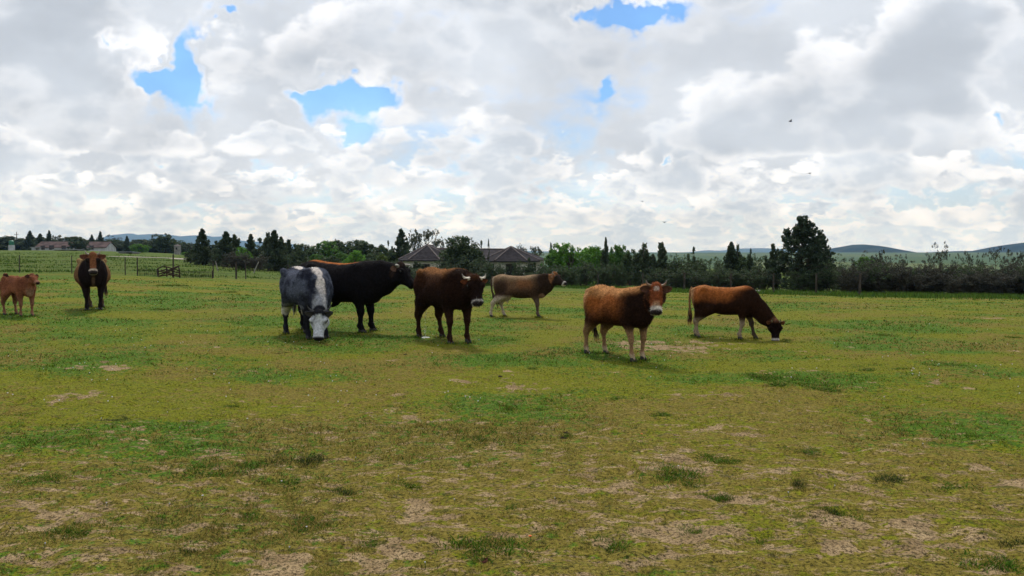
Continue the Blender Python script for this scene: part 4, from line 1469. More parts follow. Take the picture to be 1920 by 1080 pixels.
# farm trees far off on the left
G1 = 'trees round the far farm buildings'
L_R = 'dark rounded tree beside the far red-roofed farm buildings'
L_C = 'dark pointed conifer standing above the far red-roofed farm buildings'
for px, top, w, kind in ((8, 443, 40, 'round'), (-20, 446, 40, 'round'), (40, 450, 26, 'round'), (62, 446, 46, 'round'), (84, 447, 30, 'round'), (30, 453, 24, 'round'),
                         (122, 445, 26, 'round'), (214, 449, 36, 'round'), (228, 455, 22, 'round'), (290, 449, 30, 'round'), (272, 450, 34, 'round'),
                         (338, 453, 24, 'round'), (355, 458, 22, 'round'), (190, 456, 26, 'round'), (18, 450, 34, 'round'), (74, 450, 34, 'round'), (100, 450, 24, 'round'), (302, 452, 34, 'round'), (248, 456, 24, 'round'), (325, 456, 30, 'round'), (50, 449, 40, 'round'), (-5, 449, 30, 'round'), (212, 455, 30, 'round'), (236, 454, 30, 'round'), (258, 452, 30, 'round'), (282, 455, 30, 'round'), (312, 450, 40, 'round'), (350, 455, 30, 'round'), (134, 452, 26, 'round'), (162, 452, 30, 'round'), (178, 450, 26, 'round')):
    tree('broad_tree', kind, px, top - 2, w * 1.75, 262 + (px % 7) * 3, L_R, G1)
for px, top, w in ((56, 434, 18), (75, 439, 17), (92, 433, 12), (172, 441, 11), (188, 435, 13), (238, 443, 11)):
    tree('pointed_conifer', 'conifer', px, top, w * 1.35, 250 + (px % 5) * 3, L_C, G1)
tree('gum_tree', 'gum', 107, 441, 20, 268, 'thin open tree behind the long red farmhouse roof', G1)
tree('broad_tree', 'round', 147, 442, 34, 225, 'dense dome-shaped dark tree covering the middle of the long red farmhouse', G1)
tree('bare_tree', 'snag', 209, 441, 34, 275, 'thin twiggy tree rising between farmhouse and mountains', G1)
tree('broad_tree', 'round', 310, 436, 40, 245, 'tallest dark rounded tree standing before the mountain range', G1)
tree('broad_tree', 'fresh', 262, 457, 30, 196, 'bright green tree beside the small pale shed', G1)
tree('small_tree', 'fresh', 346, 472, 14, 190, 'small light green tree at the foot of the stone tower', G1)

# the conifer row behind the left fence
G2 = 'dark conifers in a row behind the left wire fence'
L2s = 'loose many-tipped dark tree among the conifers behind the left wire fence'
L2 = 'dark shaggy conifer in the row behind the left wire fence'
for px, top, w, Y, kind in ((379, 431, 44, 88, 'conifer'), (424, 436, 46, 86, 'conifer'), (440, 441, 38, 90, 'shaggy'), (470, 441, 30, 94, 'conifer'),
                            (503, 437, 50, 84, 'shaggy'), (514, 434, 48, 82, 'conifer'), (404, 452, 28, 92, 'shaggy'), (527, 446, 30, 86, 'conifer'),
                            (541, 450, 34, 92, 'shaggy'), (486, 447, 40, 88, 'shaggy'), (357, 470, 30, 92, 'shaggy')):
    tree('shaggy_conifer', kind, px, top, w, Y, L2 if kind == 'conifer' else L2s, G2 + ' ' + kind)
tree('bush', 'fresh', 458, 461, 26, 80, 'yellow-green bush among the dark conifers behind the left fence')
tree('bush', 'dusk', 445, 466, 44, 78, 'reddish brown thicket at the foot of the dark conifer row')
tree('bush', 'dusk', 478, 470, 40, 77, 'brown thicket under the yellow-green bush')

# mixed trees between the conifers and the house
G3 = 'mixed trees between conifer row and thatched house'
L3 = 'dark leafy tree in the belt left of the hip-roofed house'
LAB3 = {'round': L3, 'mid': 'mid-green leafy tree in the belt left of the hip-roofed house', 'brush': 'low twiggy bush at the foot of the tree belt left of the house'}
for px, top, w, Y, kind in ((572, 456, 46, 110, 'round'), (604, 449, 50, 105, 'mid'), (588, 462, 40, 98, 'round'), (628, 447, 44, 118, 'round'), (660, 449, 56, 122, 'round'),
                            (690, 451, 50, 118, 'round'), (712, 455, 40, 112, 'round'), (642, 470, 36, 96, 'mid'), (600, 476, 36, 92, 'mid'), (690, 474, 34, 94, 'round'),
                            (736, 464, 36, 98, 'round'), (620, 478, 40, 90, 'round'), (556, 470, 34, 90, 'round'), (705, 480, 40, 88, 'brush'), (745, 482, 44, 84, 'brush'),
                            (572, 486, 40, 86, 'brush'), (640, 490, 44, 84, 'brush')):
    tree('leafy_tree', kind, px, top, w, Y, LAB3[kind], G3 + ' ' + kind)
tree('leafy_tree', 'fresh', 664, 467, 36, 84, 'bright green round-topped bush behind the black bull')
tree('leafy_tree', 'olive', 716, 471, 30, 88, 'olive-yellow bush left of the hip-roofed house')
tree('pointed_conifer', 'shaggy', 728, 452, 16, 100, 'small slim conifer left of the hip-roofed house')
tree('feathery_tree', 'conifer', 752, 432, 44, 98, 'tall feathery conifer at the left corner of the hip-roofed house')
tree('gum_tree', 'gum', 776, 436, 34, 112, 'thin open gum tree rising behind the left end of the roof')
tree('gum_tree', 'gum', 797, 431, 46, 116, 'spreading gum tree towering over the left roof apex')
tree('gum_tree', 'gum', 829, 448, 30, 120, 'low gum tree showing above the roof ridge')
tree('broad_tree', 'round', 870, 441, 74, 74, 'dense dark rounded tree standing between the two house wings')
tree('slim_conifer', 'shaggy', 903, 452, 20, 78, 'slim ragged tree beside the pencil cypress')
tree('pencil_cypress', 'cypress', 916, 449, 7, 80, 'narrow pencil cypress between the two house wings')
tree('gum_tree', 'gum', 978, 459, 20, 130, 'small round crown showing above the right roof')
tree('gum_tree', 'gum', 1004, 463, 28, 125, 'low tree showing behind the right end of the roof')

# shrubs in front of the house
G4 = 'shrubs in front of the hip-roofed house'
L4 = 'dark green shrub growing along the fence before the hip-roofed house'
for px, top, w, Y in ((800, 497, 44, 70), (822, 494, 40, 71), (845, 484, 46, 70), (870, 480, 56, 69), (898, 484, 44, 69), (922, 490, 34, 70), (940, 492, 26, 71),
                      (972, 486, 24, 70), (992, 484, 24, 70), (1008, 490, 28, 71), (790, 506, 30, 69), (858, 500, 50, 68), (888, 502, 50, 68), (955, 512, 20, 69), (985, 507, 40, 68), (878, 468, 60, 72), (850, 476, 50, 72), (902, 472, 44, 72), (768, 498, 40, 72), (780, 490, 36, 74), (1000, 496, 40, 70)):
    tree('shrub', 'brush' if (px // 10) % 3 else 'shaggy', px, top, w, Y, L4, G4, cat='shrub')

# green trees right of the house
tree('leafy_tree', 'mid', 1030, 474, 40, 74, 'dark bushy tree at the right end of the house')
tree('slim_conifer', 'shaggy', 1033, 457, 14, 80, 'thin ragged spire at the right end of the house')
tree('leafy_tree', 'fresh', 1066, 454, 66, 74, 'broad bright green tree right of the hip-roofed house')
tree('leafy_tree', 'fresh', 1100, 459, 50, 76, 'bright green tree between the broad green tree and the conifer')
tree('leafy_tree', 'mid', 1122, 457, 46, 80, 'green tree left of the conifer spire')
tree('pointed_conifer', 'conifer', 1136, 448, 20, 72, 'slim conifer spire rising out of the green trees')
tree('leafy_tree', 'mid', 1152, 458, 44, 76, 'green tree right of the conifer spire')
G5 = 'low dark trees under the bright green trees'
for px, top, w, Y in ((1042, 492, 44, 68), (1065, 494, 40, 67), (1128, 488, 40, 66), (1140, 492, 36, 65), (1095, 486, 40, 70)):
    tree('bush', 'brush', px, top, w, Y, 'low dark bush under the bright green trees beside the parked car', G5)

# hedge of mixed conifers right of the centre
G6 = 'trees of the dark hedge between red hut and tall tree'
L6 = 'dark bushy tree in the hedge between the red-roofed hut and the tallest tree'
L6l = 'low dark bush at the foot of the hedge between red-roofed hut and tallest tree'
L6c = 'dark pointed conifer in the hedge between the red-roofed hut and the tallest tree'
for px, top, w, Y, kind in ((1181, 467, 32, 74, 'round'), (1164, 486, 30, 64, 'brush'), (1196, 500, 26, 63, 'brush'), (1262, 475, 40, 62, 'brush'), (1280, 481, 40, 61, 'brush'), (1302, 482, 44, 60, 'brush'),
                            (1326, 478, 44, 60, 'brush'), (1350, 474, 44, 61, 'brush'), (1395, 476, 44, 60, 'round'), (1412, 474, 30, 62, 'brush'), (1432, 487, 44, 58, 'brush'),
                            (1460, 486, 40, 57, 'brush'), (1340, 496, 50, 57, 'brush'), (1290, 500, 50, 58, 'brush'), (1385, 500, 50, 56, 'brush'), (1420, 503, 46, 55, 'brush'),
                            (1240, 498, 40, 60, 'brush'), (1310, 508, 44, 57, 'brush'), (1265, 506, 40, 58, 'brush'), (1362, 506, 44, 56, 'brush'), (1225, 510, 34, 60, 'brush')):
    tree('hedge_tree', kind, px, top, w, Y, L6 if top < 490 else L6l, G6 if top < 490 else G6 + ', low ones')
for px, top, w, Y in ((1208, 457, 36, 63), (1240, 456, 30, 62), (1371, 457, 26, 60), (1384, 459, 22, 61), (1450, 459, 26, 58), (1301, 464, 16, 62), (1408, 468, 16, 60)):
    tree('hedge_conifer', 'conifer' if px % 3 == 0 else 'shaggy', px, top, w * 1.5, Y, L6c, G6)
tree('tall_tree', 'bigtree', 1505, 411, 92, 54, 'tallest tree, a dense dark pyramid standing in the hedge')
tree('tall_tree', 'bigtree', 1537, 436, 48, 55.5, 'second tall dark tree leaning against the tallest tree', rot=1.0)
tree('hedge_tree', 'brush', 1562, 484, 44, 52, 'bushy tree right of the two tall trees')
tree('bush', 'brush', 1490, 505, 50, 52, 'low dark bush at the foot of the tallest tree')
tree('bush', 'brush', 1525, 500, 46, 52, 'low dark bush at the foot of the second tall tree')

# dark scrub belt along the right side
G7 = 'dark twiggy scrub trees of the right hand belt'
L7 = 'dark twiggy scrub tree in the belt below the distant hills'
L7g = 'leafier greenish scrub tree among the dark twiggy belt below the distant hills'
L7l = 'low dark twiggy scrub bush along the front foot of the belt below the hills'
rs = np.random.default_rng(5)
for i, px in enumerate(range(1582, 1960, 15)):
    top = 490 + 8 * math.sin(i * 1.7) + rs.uniform(-6, 6)
    if 1600 < px < 1690: top -= 8
    tree('scrub_tree', 'dusk' if i % 4 else 'brush', px + rs.uniform(-4, 4), top, rs.uniform(40, 58), 51 + rs.uniform(-2.5, 3), L7 if i % 4 else L7g, G7 if i % 4 else G7 + ', leafier')
for i, px in enumerate(range(1600, 1950, 24)):
    tree('scrub_tree', 'dusk', px, 506 + rs.uniform(-5, 7), rs.uniform(44, 60), 49.5 + rs.uniform(-1, 1), L7l, G7 + ', low front row')
tree('scrub_tree', 'mid', 1632, 480, 44, 55, 'greener bushy tree at the left end of the scrub belt')
G8 = 'bare stemmed trees rising out of the scrub belt'
L8 = 'thin bare-stemmed tree with a ragged crown rising out of the scrub belt'
for px, top, w in ((1650, 470, 34), (1694, 478, 22), (1744, 474, 18), (1794, 478, 18), (1816, 472, 24), (1838, 476, 20), (1868, 463, 30), (1896, 470, 34), (1920, 466, 30)):
    tree('bare_stemmed_tree', 'snag', px, top, w, 53 + (px % 5) * .4, L8, G8)
tree('bare_stemmed_tree', 'snag', 1765, 456, 36, 52, 'tallest thin-stemmed tree with a tufted crown above the scrub belt')


# ------------------------------------------------------------------ houses and farm buildings
PLASTER = material('cream_plaster', (0.62, 0.58, 0.52), 0.9, 0.1, 0.18, 1.2, 0.2, 8)
WHITEWASH = material('whitewash', (0.45, 0.45, 0.46), 0.9, 0.1, 0.2, 0.8, 0.2, 6)
SLATE = material('slate_roof', (0.040, 0.036, 0.040), 0.9, 0.08, 0.35, 2.5, 0.5, 6)
RIDGE = material('ridge_mortar', (0.13, 0.11, 0.105), 0.9, 0.1, 0.25, 3)
GLASS = material('dark_glass', (0.015, 0.018, 0.022), 0.08, 0.6)
TIMBER = material('dark_timber', (0.045, 0.032, 0.025), 0.8, 0.2, 0.4, 4)
REDROOF = material('weathered_red_roof', (0.075, 0.050, 0.046), 0.9, 0.1, 0.45, 0.7, 0.3, 5)
REDTIN = material('red_sheet_roof', (0.30, 0.09, 0.075), 0.6, 0.3, 0.3, 1.5)
TIN = material('grey_sheet_metal', (0.34, 0.35, 0.37), 0.5, 0.4, 0.35, 1.5)
GREYWALL = material('grey_block_wall', (0.22, 0.21, 0.20), 0.9, 0.1, 0.3, 1.5)
TANWALL = material('ochre_wall', (0.33, 0.20, 0.10), 0.9, 0.1, 0.3, 1.5)


def window(parent, c, w, h, n, frame=TIMBER):
    """window set on a wall whose outward normal is n (horizontal)"""
    rz = math.atan2(n[1], n[0]) + math.pi / 2
    mb = MB()
    o = Vector((n[0], n[1], 0)).normalized()
    t = Vector((-o.y, o.x, 0))
    c = Vector(c)
    for sx in (-1, 0, 1):
        mb.box(c + t * sx * w / 2 + o * .03, (.07, .08, h + .07), rz)
    for sz in (-1, 1):
        mb.box(c + Vector((0, 0, sz * h / 2)) + o * .028, (w + .07, .076, .07), rz)
    wn = mb.build('window', frame, parent)
    MB().box(c + o * .012, (w, .03, h), rz).build('pane', GLASS, wn)
    return wn


def wing(parent, cx, fy, r, back, z0, eave, apex, over=.45):
    """house wing with a half-octagon front at y = fy - r, roof hipped to an apex at (cx, fy)"""
    pts = [(cx - r, back), (cx - r, fy - r * .2), (cx - r * .55, fy - r), (cx + r * .55, fy - r), (cx + r, fy - r * .2), (cx + r, back)]
    mb = MB()
    vs = [(x, y, z0) for x, y in pts] + [(x, y, eave) for x, y in pts]
    mb.add(vs, [(i, i + 1, i + 7, i + 6) for i in range(5)] + [(5, 0, 6, 11)])
    mb.build('wall', PLASTER, parent)
    k = (r + over) / r
    rp = [(cx - r * k, back), (cx - r * k, fy - r * .2 * k), (cx - r * .55 * k, fy - r * k), (cx + r * .55 * k, fy - r * k), (cx + r * k, fy - r * .2 * k), (cx + r * k, back)]
    ez = eave - .12
    vs = [(x, y, ez) for x, y in rp] + [(cx, fy, apex), (cx, back, apex)] + [(x, y, ez - .16) for x, y in rp]
    fs = [(0, 1, 6, 7), (1, 2, 6), (2, 3, 6), (3, 4, 6), (4, 5, 7, 6)] + [(i, i + 8, i + 9, i + 1) for i in range(5)] + [(8, 13, 12, 11, 10, 9)]
    rf = MB().add(vs, fs).build('roof', SLATE, parent)
    for i in range(1, 5):
        a = Vector((*rp[i], ez + .03)); b = Vector((cx, fy, apex + .03))
        MB().tube([a, b], .09, 6).build('ridge_tile', RIDGE, rf)
    MB().tube([(cx, fy, apex + .03), (cx, back, apex + .03)], .09, 6).build('ridge_tile', RIDGE, rf)
    # courses of slates as thin raised bands
    for q in range(1, 12):
        t = q / 12
        ring = [Vector((x, y, ez)).lerp(Vector((cx, fy, apex)), t) + Vector((0, -.015, .012)) for x, y in rp[1:5]]
        MB().tube(ring, .022, 4).build('slate_course', SLATE, rf)
    return pts


def farmhouse():
    Y = 80.0
    zg = ground_at(at(880, 530, Y).x, Y) - .15
    eave = at(800, 485, Y).z
    ap1 = at(792, 459.5, Y).z; ap2 = at(953, 462.5, Y).z
    x1, x2 = at(796, 480, Y).x, at(958, 480, Y).x
    root = empty('farmhouse', ((x1 + x2) / 2, Y + 2, zg))
    tag(root, 'low cream farmhouse with two dark hipped slate roofs behind the shrubs', 'house')
    ox, oy, oz = root.location
    r1, r2 = 2.55, 2.6
    back = Y + 9
    w1 = wing(root, x1 - ox, Y + 2.55 - oy, r1, back - oy, 0, eave - oz, ap1 - oz)
    w2 = wing(root, x2 - ox, Y + 2.6 - oy, r2, back - oy, 0, eave - .08 - oz, ap2 - oz)
    # long rear range joining the wings
    xa, xb = x1 - 1.2 - ox, x2 + 3.6 - ox
    ya, yb = Y + 4.5 - oy, Y + 9.5 - oy
    e, a = eave - oz, ap1 - .34 - oz
    MB().add([(xa, ya, 0), (xb, ya, 0), (xb, yb, 0), (xa, yb, 0), (xa, ya, e - .02), (xb, ya, e - .02), (xb, yb, e - .02), (xa, yb, e - .02)],
             [(0, 1, 5, 4), (1, 2, 6, 5), (2, 3, 7, 6), (3, 0, 4, 7)]).build('wall', PLASTER, root)
    ym = (ya + yb) / 2
    rf = MB().add([(xa - .4, ya - .4, e - .14), (xb + .4, ya - .4, e - .14), (xb + .4, yb + .4, e - .14), (xa - .4, yb + .4, e - .14), (xa + 1.6, ym, a), (xb - 2.4, ym, a - .1)],
                  [(0, 1, 5, 4), (1, 2, 5), (2, 3, 4, 5), (3, 0, 4)]).build('roof', SLATE, root)
    MB().tube([(xa + 1.6, ym, a + .02), (xb - 2.4, ym, a - .08)], .09, 6).build('ridge_tile', RIDGE, rf)
    cx = at(978, 470, Y + 6).x - ox
    zt = at(978, 465.5, Y + 6).z - oz
    ch = MB().box((cx, 4.0, zt - .7), (.34, .34, 1.5)).build('chimney', GREYWALL, rf)
    MB().box((cx, 4.0, zt + .06), (.42, .42, .10)).build('chimney_cap', TIN, ch) if False else None
    for pts in (w1, w2):
        for i in (1, 2, 3):
            (xa_, ya_), (xb_, yb_) = pts[i], pts[i + 1]
            n = (yb_ - ya_, -(xb_ - xa_))
            window(root, ((xa_ + xb_) / 2, (ya_ + yb_) / 2, 1.45), 1.0, 1.2, n)
    window(root, (xb - 1.6, ya, 1.45), .9, 1.2, (0, -1))
    dd = MB().box(((x1 + x2) / 2 - ox, ya - .02, 1.05), (1.0, .08, 2.1)).build('door', TIMBER, root)
    MB().box(((x1 + x2) / 2 - ox + .38, ya - .09, 1.05), (.05, .06, .16)).build('handle', TIN, dd)


farmhouse()


def gable_house(name, label, px0, px1, eave_py, ridge_py, Y, depth, wall, roof, base_py=None, cat='house', end=False, wins=(), yaw=0.0, over=.3):
    a, b = at(px0, eave_py, Y), at(px1, eave_py, Y)
    cx, L = (a.x + b.x) / 2, b.x - a.x
    zg = min(ground_at(cx, Y), at(px0, base_py, Y).z if base_py else 1e9) - .05
    root = empty(name, (cx, Y, zg), yaw)
    tag(root, label, cat)
    e, r = a.z - zg, at(px0, ridge_py, Y + depth / 2).z - zg
    h = L / 2; d = depth / 2
    MB().add([(-h, -d, 0), (h, -d, 0), (h, d, 0), (-h, d, 0), (-h, -d, e), (h, -d, e), (h, d, e), (-h, d, e), (-h, 0, r - .06), (h, 0, r - .06)],
             [(0, 1, 5, 4), (1, 2, 6, 9, 5), (2, 3, 7, 6), (3, 0, 4, 8, 7)]).build('wall', wall, root)
    s = (r - e) / d
    vs = []
    for x in (-h - over, h + over):
        vs += [(x, -d - over, e - over * s + .02), (x, 0, r + .02), (x, d + over, e - over * s + .02), (x, -d - over, e - over * s - .12), (x, 0, r - .12), (x, d + over, e - over * s - .12)]
    MB().add(vs, [(0, 6, 7, 1), (1, 7, 8, 2), (3, 4, 10, 9), (4, 5, 11, 10), (0, 3, 9, 6), (2, 8, 11, 5), (0, 1, 4, 3), (1, 2, 5, 4), (6, 9, 10, 7), (7, 10, 11, 8)]).build('roof', roof, root)
    for fx, w, hh, zz in wins:
        window(root, (fx * h, -d, zz), w, hh, (0, -1))
    return root


gable_house('long_farmhouse', 'long white farmhouse with weathered red-brown roof far behind the field', 84, 204, 463.5, 453.5, 245, 9, WHITEWASH, REDROOF, 473,
            wins=((-.8, 1.2, 1.2, 1.5), (-.55, 1.4, 1.3, 1.5), (-.2, 1.2, 1.2, 1.5), (.25, 1.2, 1.2, 1.5), (.6, 1.2, 1.2, 1.5)), yaw=math.radians(8))


def lean_to(name, label, px0, px1, top_py, base_py, Y, wall=GREYWALL, roof=TIN, bays=2):
    a, b = at(px0, top_py, Y), at(px1, top_py, Y)
    cx, L = (a.x + b.x) / 2, b.x - a.x
    zg = min(ground_at(cx, Y), at(px0, base_py, Y).z) - .05
    root = empty(name, (cx, Y, zg))
    tag(root, label, 'shed')
    H = a.z - zg
    h = L / 2
    mb = MB()
    mb.box((0, 1.6, H * .42), (L, .15, H * .84))
    n = bays * 2
    for i in range(n):
        if i % 2 == 0:
            x0 = -h + L * i / n
            mb.box((x0 + L / n / 2, -1.5, H * .45), (L / n, .14, H * .9))
    for s in (-1, 1):
        mb.box((s * (h - .075), .05, H * .43), (.15, 2.95, H * .86))
    mb.build('wall', wall, root)
    MB().add([(-h - .3, -2, H + .02), (h + .3, -2, H + .02), (h + .3, 2, H * .9), (-h - .3, 2, H * .9), (-h - .3, -2, H - .1), (h + .3, -2, H - .1), (h + .3, 2, H * .9 - .12), (-h - .3, 2, H * .9 - .12)],
             [(0, 1, 2, 3), (7, 6, 5, 4), (0, 4, 5, 1), (1, 5, 6, 2), (2, 6, 7, 3), (3, 7, 4, 0)]).build('roof', roof, root)
    return root


lean_to('shed', 'low open-fronted grey shed before the long red-roofed farmhouse', 108, 150, 467.5, 477, 215)
lean_to('shed', 'small pale shed beside the bright green far tree', 229, 254, 472, 481, 175, bays=1)
lean_to('shed', 'low pale outbuilding at the left gable of the long farmhouse', 65, 80, 463.5, 471, 240, wall=WHITEWASH, bays=1)

# stone tower, water tank and power pole
p = at(333, 470, 205); zg = ground_at(p.x, 205); ht = at(333, 461, 205).z - zg; w = 9 / F_PX * 205
root = empty('stone_tower', (p.x, 205, zg)); tag(root, 'square pale stone tower beside the conifer row', 'tower')
MB().box((0, 0, ht / 2 - .1), (w, w, ht + .2)).build('wall', GREYWALL, root)
MB().add([(-w * .6, -w * .6, ht), (w * .6, -w * .6, ht), (w * .6, w * .6, ht), (-w * .6, w * .6, ht), (0, 0, ht + .45)], [(0, 1, 4), (1, 2, 4), (2, 3, 4), (3, 0, 4), (3, 2, 1, 0)]).build('roof', RIDGE, root)
window(root, (0, -w / 2, ht * .7), .35, .5, (0, -1))
p = at(22, 468, 238); zg = ground_at(p.x, 238); ht = at(22, 459.5, 238).z - zg
root = empty('water_tank', (p.x, 238, zg)); tag(root, 'green water tank on a white plinth left of the farm buildings', 'tank')
MB().box((0, 0, ht / 2 - .1), (1.25, 1.25, ht + .2)).build('plinth', WHITEWASH, root)
tr = (8.5 / F_PX * 238) / 2
MB().tube([(0, 0, ht), (0, 0, ht + 1.2), (0, 0, ht + 1.42)], [tr, tr, tr * .5], 14).build('tank', material('green_plastic', (0.02, 0.14, 0.075), .5, .4, .2, 2), root)
MB().tube([(0, 0, ht + 1.40), (0, 0, ht + 1.5)], tr * .35, 12).build('lid', material('green_lid', (0.015, 0.11, 0.06), .5, .4), root)
p = at(32, 470, 280); zg = ground_at(p.x, 280); ht = at(32, 435, 280).z - zg
root = empty('power_pole', (p.x, 280, zg)); tag(root, 'tall power pole with a crossarm above the far trees', 'pole')
MB().tube([(0, 0, -.2), (0, 0, ht)], [.16, .11], 8).build('pole', TIMBER, root)
MB().box((0, -.14, ht - .9), (1.5, .12, .12)).build('crossarm', TIMBER, root)
for sx in (-.65, 0, .65):
    MB().tube([(sx, -.14, ht - .85), (sx, -.14, ht - .6)], .05, 6).build('insulator', TIN, root)

# huts and car behind the hedge
def hut(name, label, px0, px1, roof_py, eave_py, base_py, Y, wall, roof):
    r = gable_house(name, label, px0, px1, eave_py, roof_py, Y, 3.0, wall, roof, base_py, cat='hut', over=.2)
    MB().box((0.1, -1.53, .95), (.7, .06, 1.9)).build('door', TIMBER, r)
    return r


hut('small_hut', 'small ochre hut with a red sheet roof behind the hedge', 1175, 1191, 498.5, 505, 524, 78, TANWALL, REDTIN)
hut('small_hut', 'cream-walled hut mostly hidden left of the red-roofed hut', 1149, 1164, 500, 507, 525, 80, PLASTER, TIN)
hut('small_hut', 'pale blue shed with rusty roof half hidden in the hedge', 1216, 1258, 499, 505, 527, 78, material('pale_blue_sheet', (.36, .46, .52), .6, .3, .25, 1.5), REDROOF)


def parked_car():
    Y = 84.0
    g = gp(1104, 523, hi=120)
    Y = g.y
    root = empty('parked_car', g, math.radians(205))
    tag(root, 'white car parked under the bright green trees behind the fence', 'car')
    paint = material('white_car_paint', (.70, .71, .73), .25, .5)
    tyre = material('tyre_rubber', (.02, .02, .02), .9, .1)
    rim = material('wheel_rim', (.4, .4, .42), .35, .5, metal=.8)
    prof = [(-2.05, .35), (-2.1, .62), (-2.0, .90), (-1.55, 1.02), (-1.15, 1.38), (-.6, 1.48), (.25, 1.46), (.95, 1.02), (1.75, .90), (2.05, .72), (2.1, .42), (2.0, .3), (-1.95, .28)]
    n = len(prof)
    vs = []
    for y, k in ((-.80, 1), (.80, 1)):
        for x, z in prof:
            inset = .16 if z > 1.1 else 0
            vs.append((x, y - math.copysign(inset, y), z))
    fs = [tuple(range(n)), tuple(range(2 * n - 1, n - 1, -1))] + [(i, i + n, (i + 1) % n + n, (i + 1) % n) for i in range(n)]
    MB().add(vs, fs).build('body', paint, root)
    def glass(name, q):
        MB().add(q, [(0, 1, 2, 3)]).build(name, GLASS, root)
    glass('windscreen', [(.30, -.62, 1.445), (.30, .62, 1.445), (.93, .76, 1.06), (.93, -.76, 1.06)])
    glass('rear_window', [(-1.50, -.74, 1.07), (-1.50, .74, 1.07), (-1.18, .62, 1.37), (-1.18, -.62, 1.37)])
    for s in (-1, 1):
        glass('side_window', [(-1.1, s * .665, 1.33), (-.1, s * .655, 1.40), (-.1, s * .815, 1.04), (-1.4, s * .815, 1.04)])
        glass('side_window', [(0, s * .655, 1.40), (.22, s * .66, 1.38), (.82, s * .815, 1.04), (0, s * .815, 1.04)])
        MB().box((2.07, s * .55, .70), (.06, .34, .14)).build('headlight', TIN, root)
        MB().box((-2.06, s * .62, .80), (.08, .22, .16)).build('tail_light', material('red_lens', (.25, .02, .02), .3, .5) if s < 0 else bpy.data.materials['red_lens'], root)
        for x in (-1.3, 1.28):
            w = MB().tube([(x, s * .62, .31), (x, s * .83, .31)], .31, 16).build('wheel', tyre, root)
            MB().tube([(x, s * .80, .31), (x, s * .845, .31)], .19, 12).build('rim', rim, w)


parked_car()

# pale track in front of the far sheds
def strip(name, label, pix, width, mat, kind='structure', lift=.03):
    P = [gp(a, b) for a, b in pix]
    vs, fs = [], []
    for i, p in enumerate(P):
        d = (P[min(i + 1, len(P) - 1)] - P[max(i - 1, 0)]); d.z = 0; d.normalize()
        s = Vector((-d.y, d.x, 0))
        for k in (-1, -.5, 0, .5, 1):
            q = p + s * width * k * .5
            vs.append((q.x, q.y, ground_at(q.x, q.y) + lift))
    for i in range(len(P) - 1):
        for k in range(4):
            fs.append((i * 5 + k, i * 5 + k + 1, i * 5 + 6 + k, i * 5 + 5 + k))
    o = MB().add(vs, fs).build(name, mat)
    tag(o, label, name.split('_')[-1], kind=kind)


strip('gravel_track', 'pale gravel track crossing the field before the far sheds', [(205, 481.5), (230, 482), (260, 482.5), (290, 483.5), (320, 484.5), (345, 486), (366, 488)], 5.0,
      material('pale_gravel', (.36, .32, .27), .95, .1, .3, 1.2, .3, 8), lift=.06)

# ------------------------------------------------------------------ fence along the field
RUST = material('rusty_steel', (0.040, 0.024, 0.018), 0.85, 0.2, 0.5, 6, 0.3, 30)
POST = material('weathered_post', (0.055, 0.045, 0.038), 0.9, 0.1, 0.4, 5, 0.3, 20)
GREYPOST = material('grey_weathered_pole', (0.26, 0.24, 0.21), 0.9, 0.1, 0.35, 5, 0.3, 20)
WIRE = material('fence_wire', (0.03, 0.027, 0.025), 0.9, 0.1, 0.3, 4)


def fence(label, pix, h, radii, n_wires=5):
    P = [gp(a, b) for a, b in pix]
    o0 = P[0].copy()
    root = empty('wire_fence', o0)
    tag(root, label, 'fence')
    for p, r in zip(P, radii):
        q = p - o0
        MB().tube([q + Vector((0, 0, -.25)), q + Vector((0, 0, h * .5)), q + Vector((0.01, 0, h))], [r, r, r * .92], 7).build('post', POST, root)
    for k in range(n_wires):
        zz = h * (.12 + .82 * k / (n_wires - 1))
        path = []
        for i in range(len(P) - 1):
            a, b = P[i] - o0, P[i + 1] - o0
            for t in (0, .33, .66):
                q = a.lerp(b, t); q.z += zz - .05 * math.sin(math.pi * t)
                path.append(q)
        path.append(P[-1] - o0 + Vector((0, 0, zz)))
        MB().tube(path, .0045, 4).build('wire', WIRE, root)
    return P


FL = fence('wire fence with thin dark posts between the pasture and the rough left field',
           [(-70, 509), (37, 511), (135, 513), (235, 516), (258, 517), (400, 521), (443, 523), (461, 523.5), (540, 526), (650, 529), (760, 531)],
           1.05, [.03, .028, .028, .03, .035, .035, .055, .035, .04, .045, .045])
FR = fence('wire fence along the foot of the hedge and scrub belt', [(760, 531.5), (850, 534), (945, 536), (1035, 538.5), (1121, 542), (1205, 545), (1283, 548), (1370, 550), (1450, 551.5), (1530, 553), (1612, 556)],
           1.15, [.045, .04, .05, .04, .055, .045, .055, .045, .045, .05, .06])
G9 = 'leaning stay poles of the left fence'
for px0, py0, px1, py1 in ((409, 496, 404, 490), (475, 500, 485, 491)):
    a = gp(px0, py0 + 12); b = at(px1, py1, a.y)
    v = b - a
    o = MB().tube([(0, 0, -.1), tuple(v * .5), tuple(v)], [.05, .045, .04], 7).build('stay_pole', GREYPOST)
    o.location = a
    tag(o, 'pale leaning stay pole against the left wire fence', 'pole', G9)

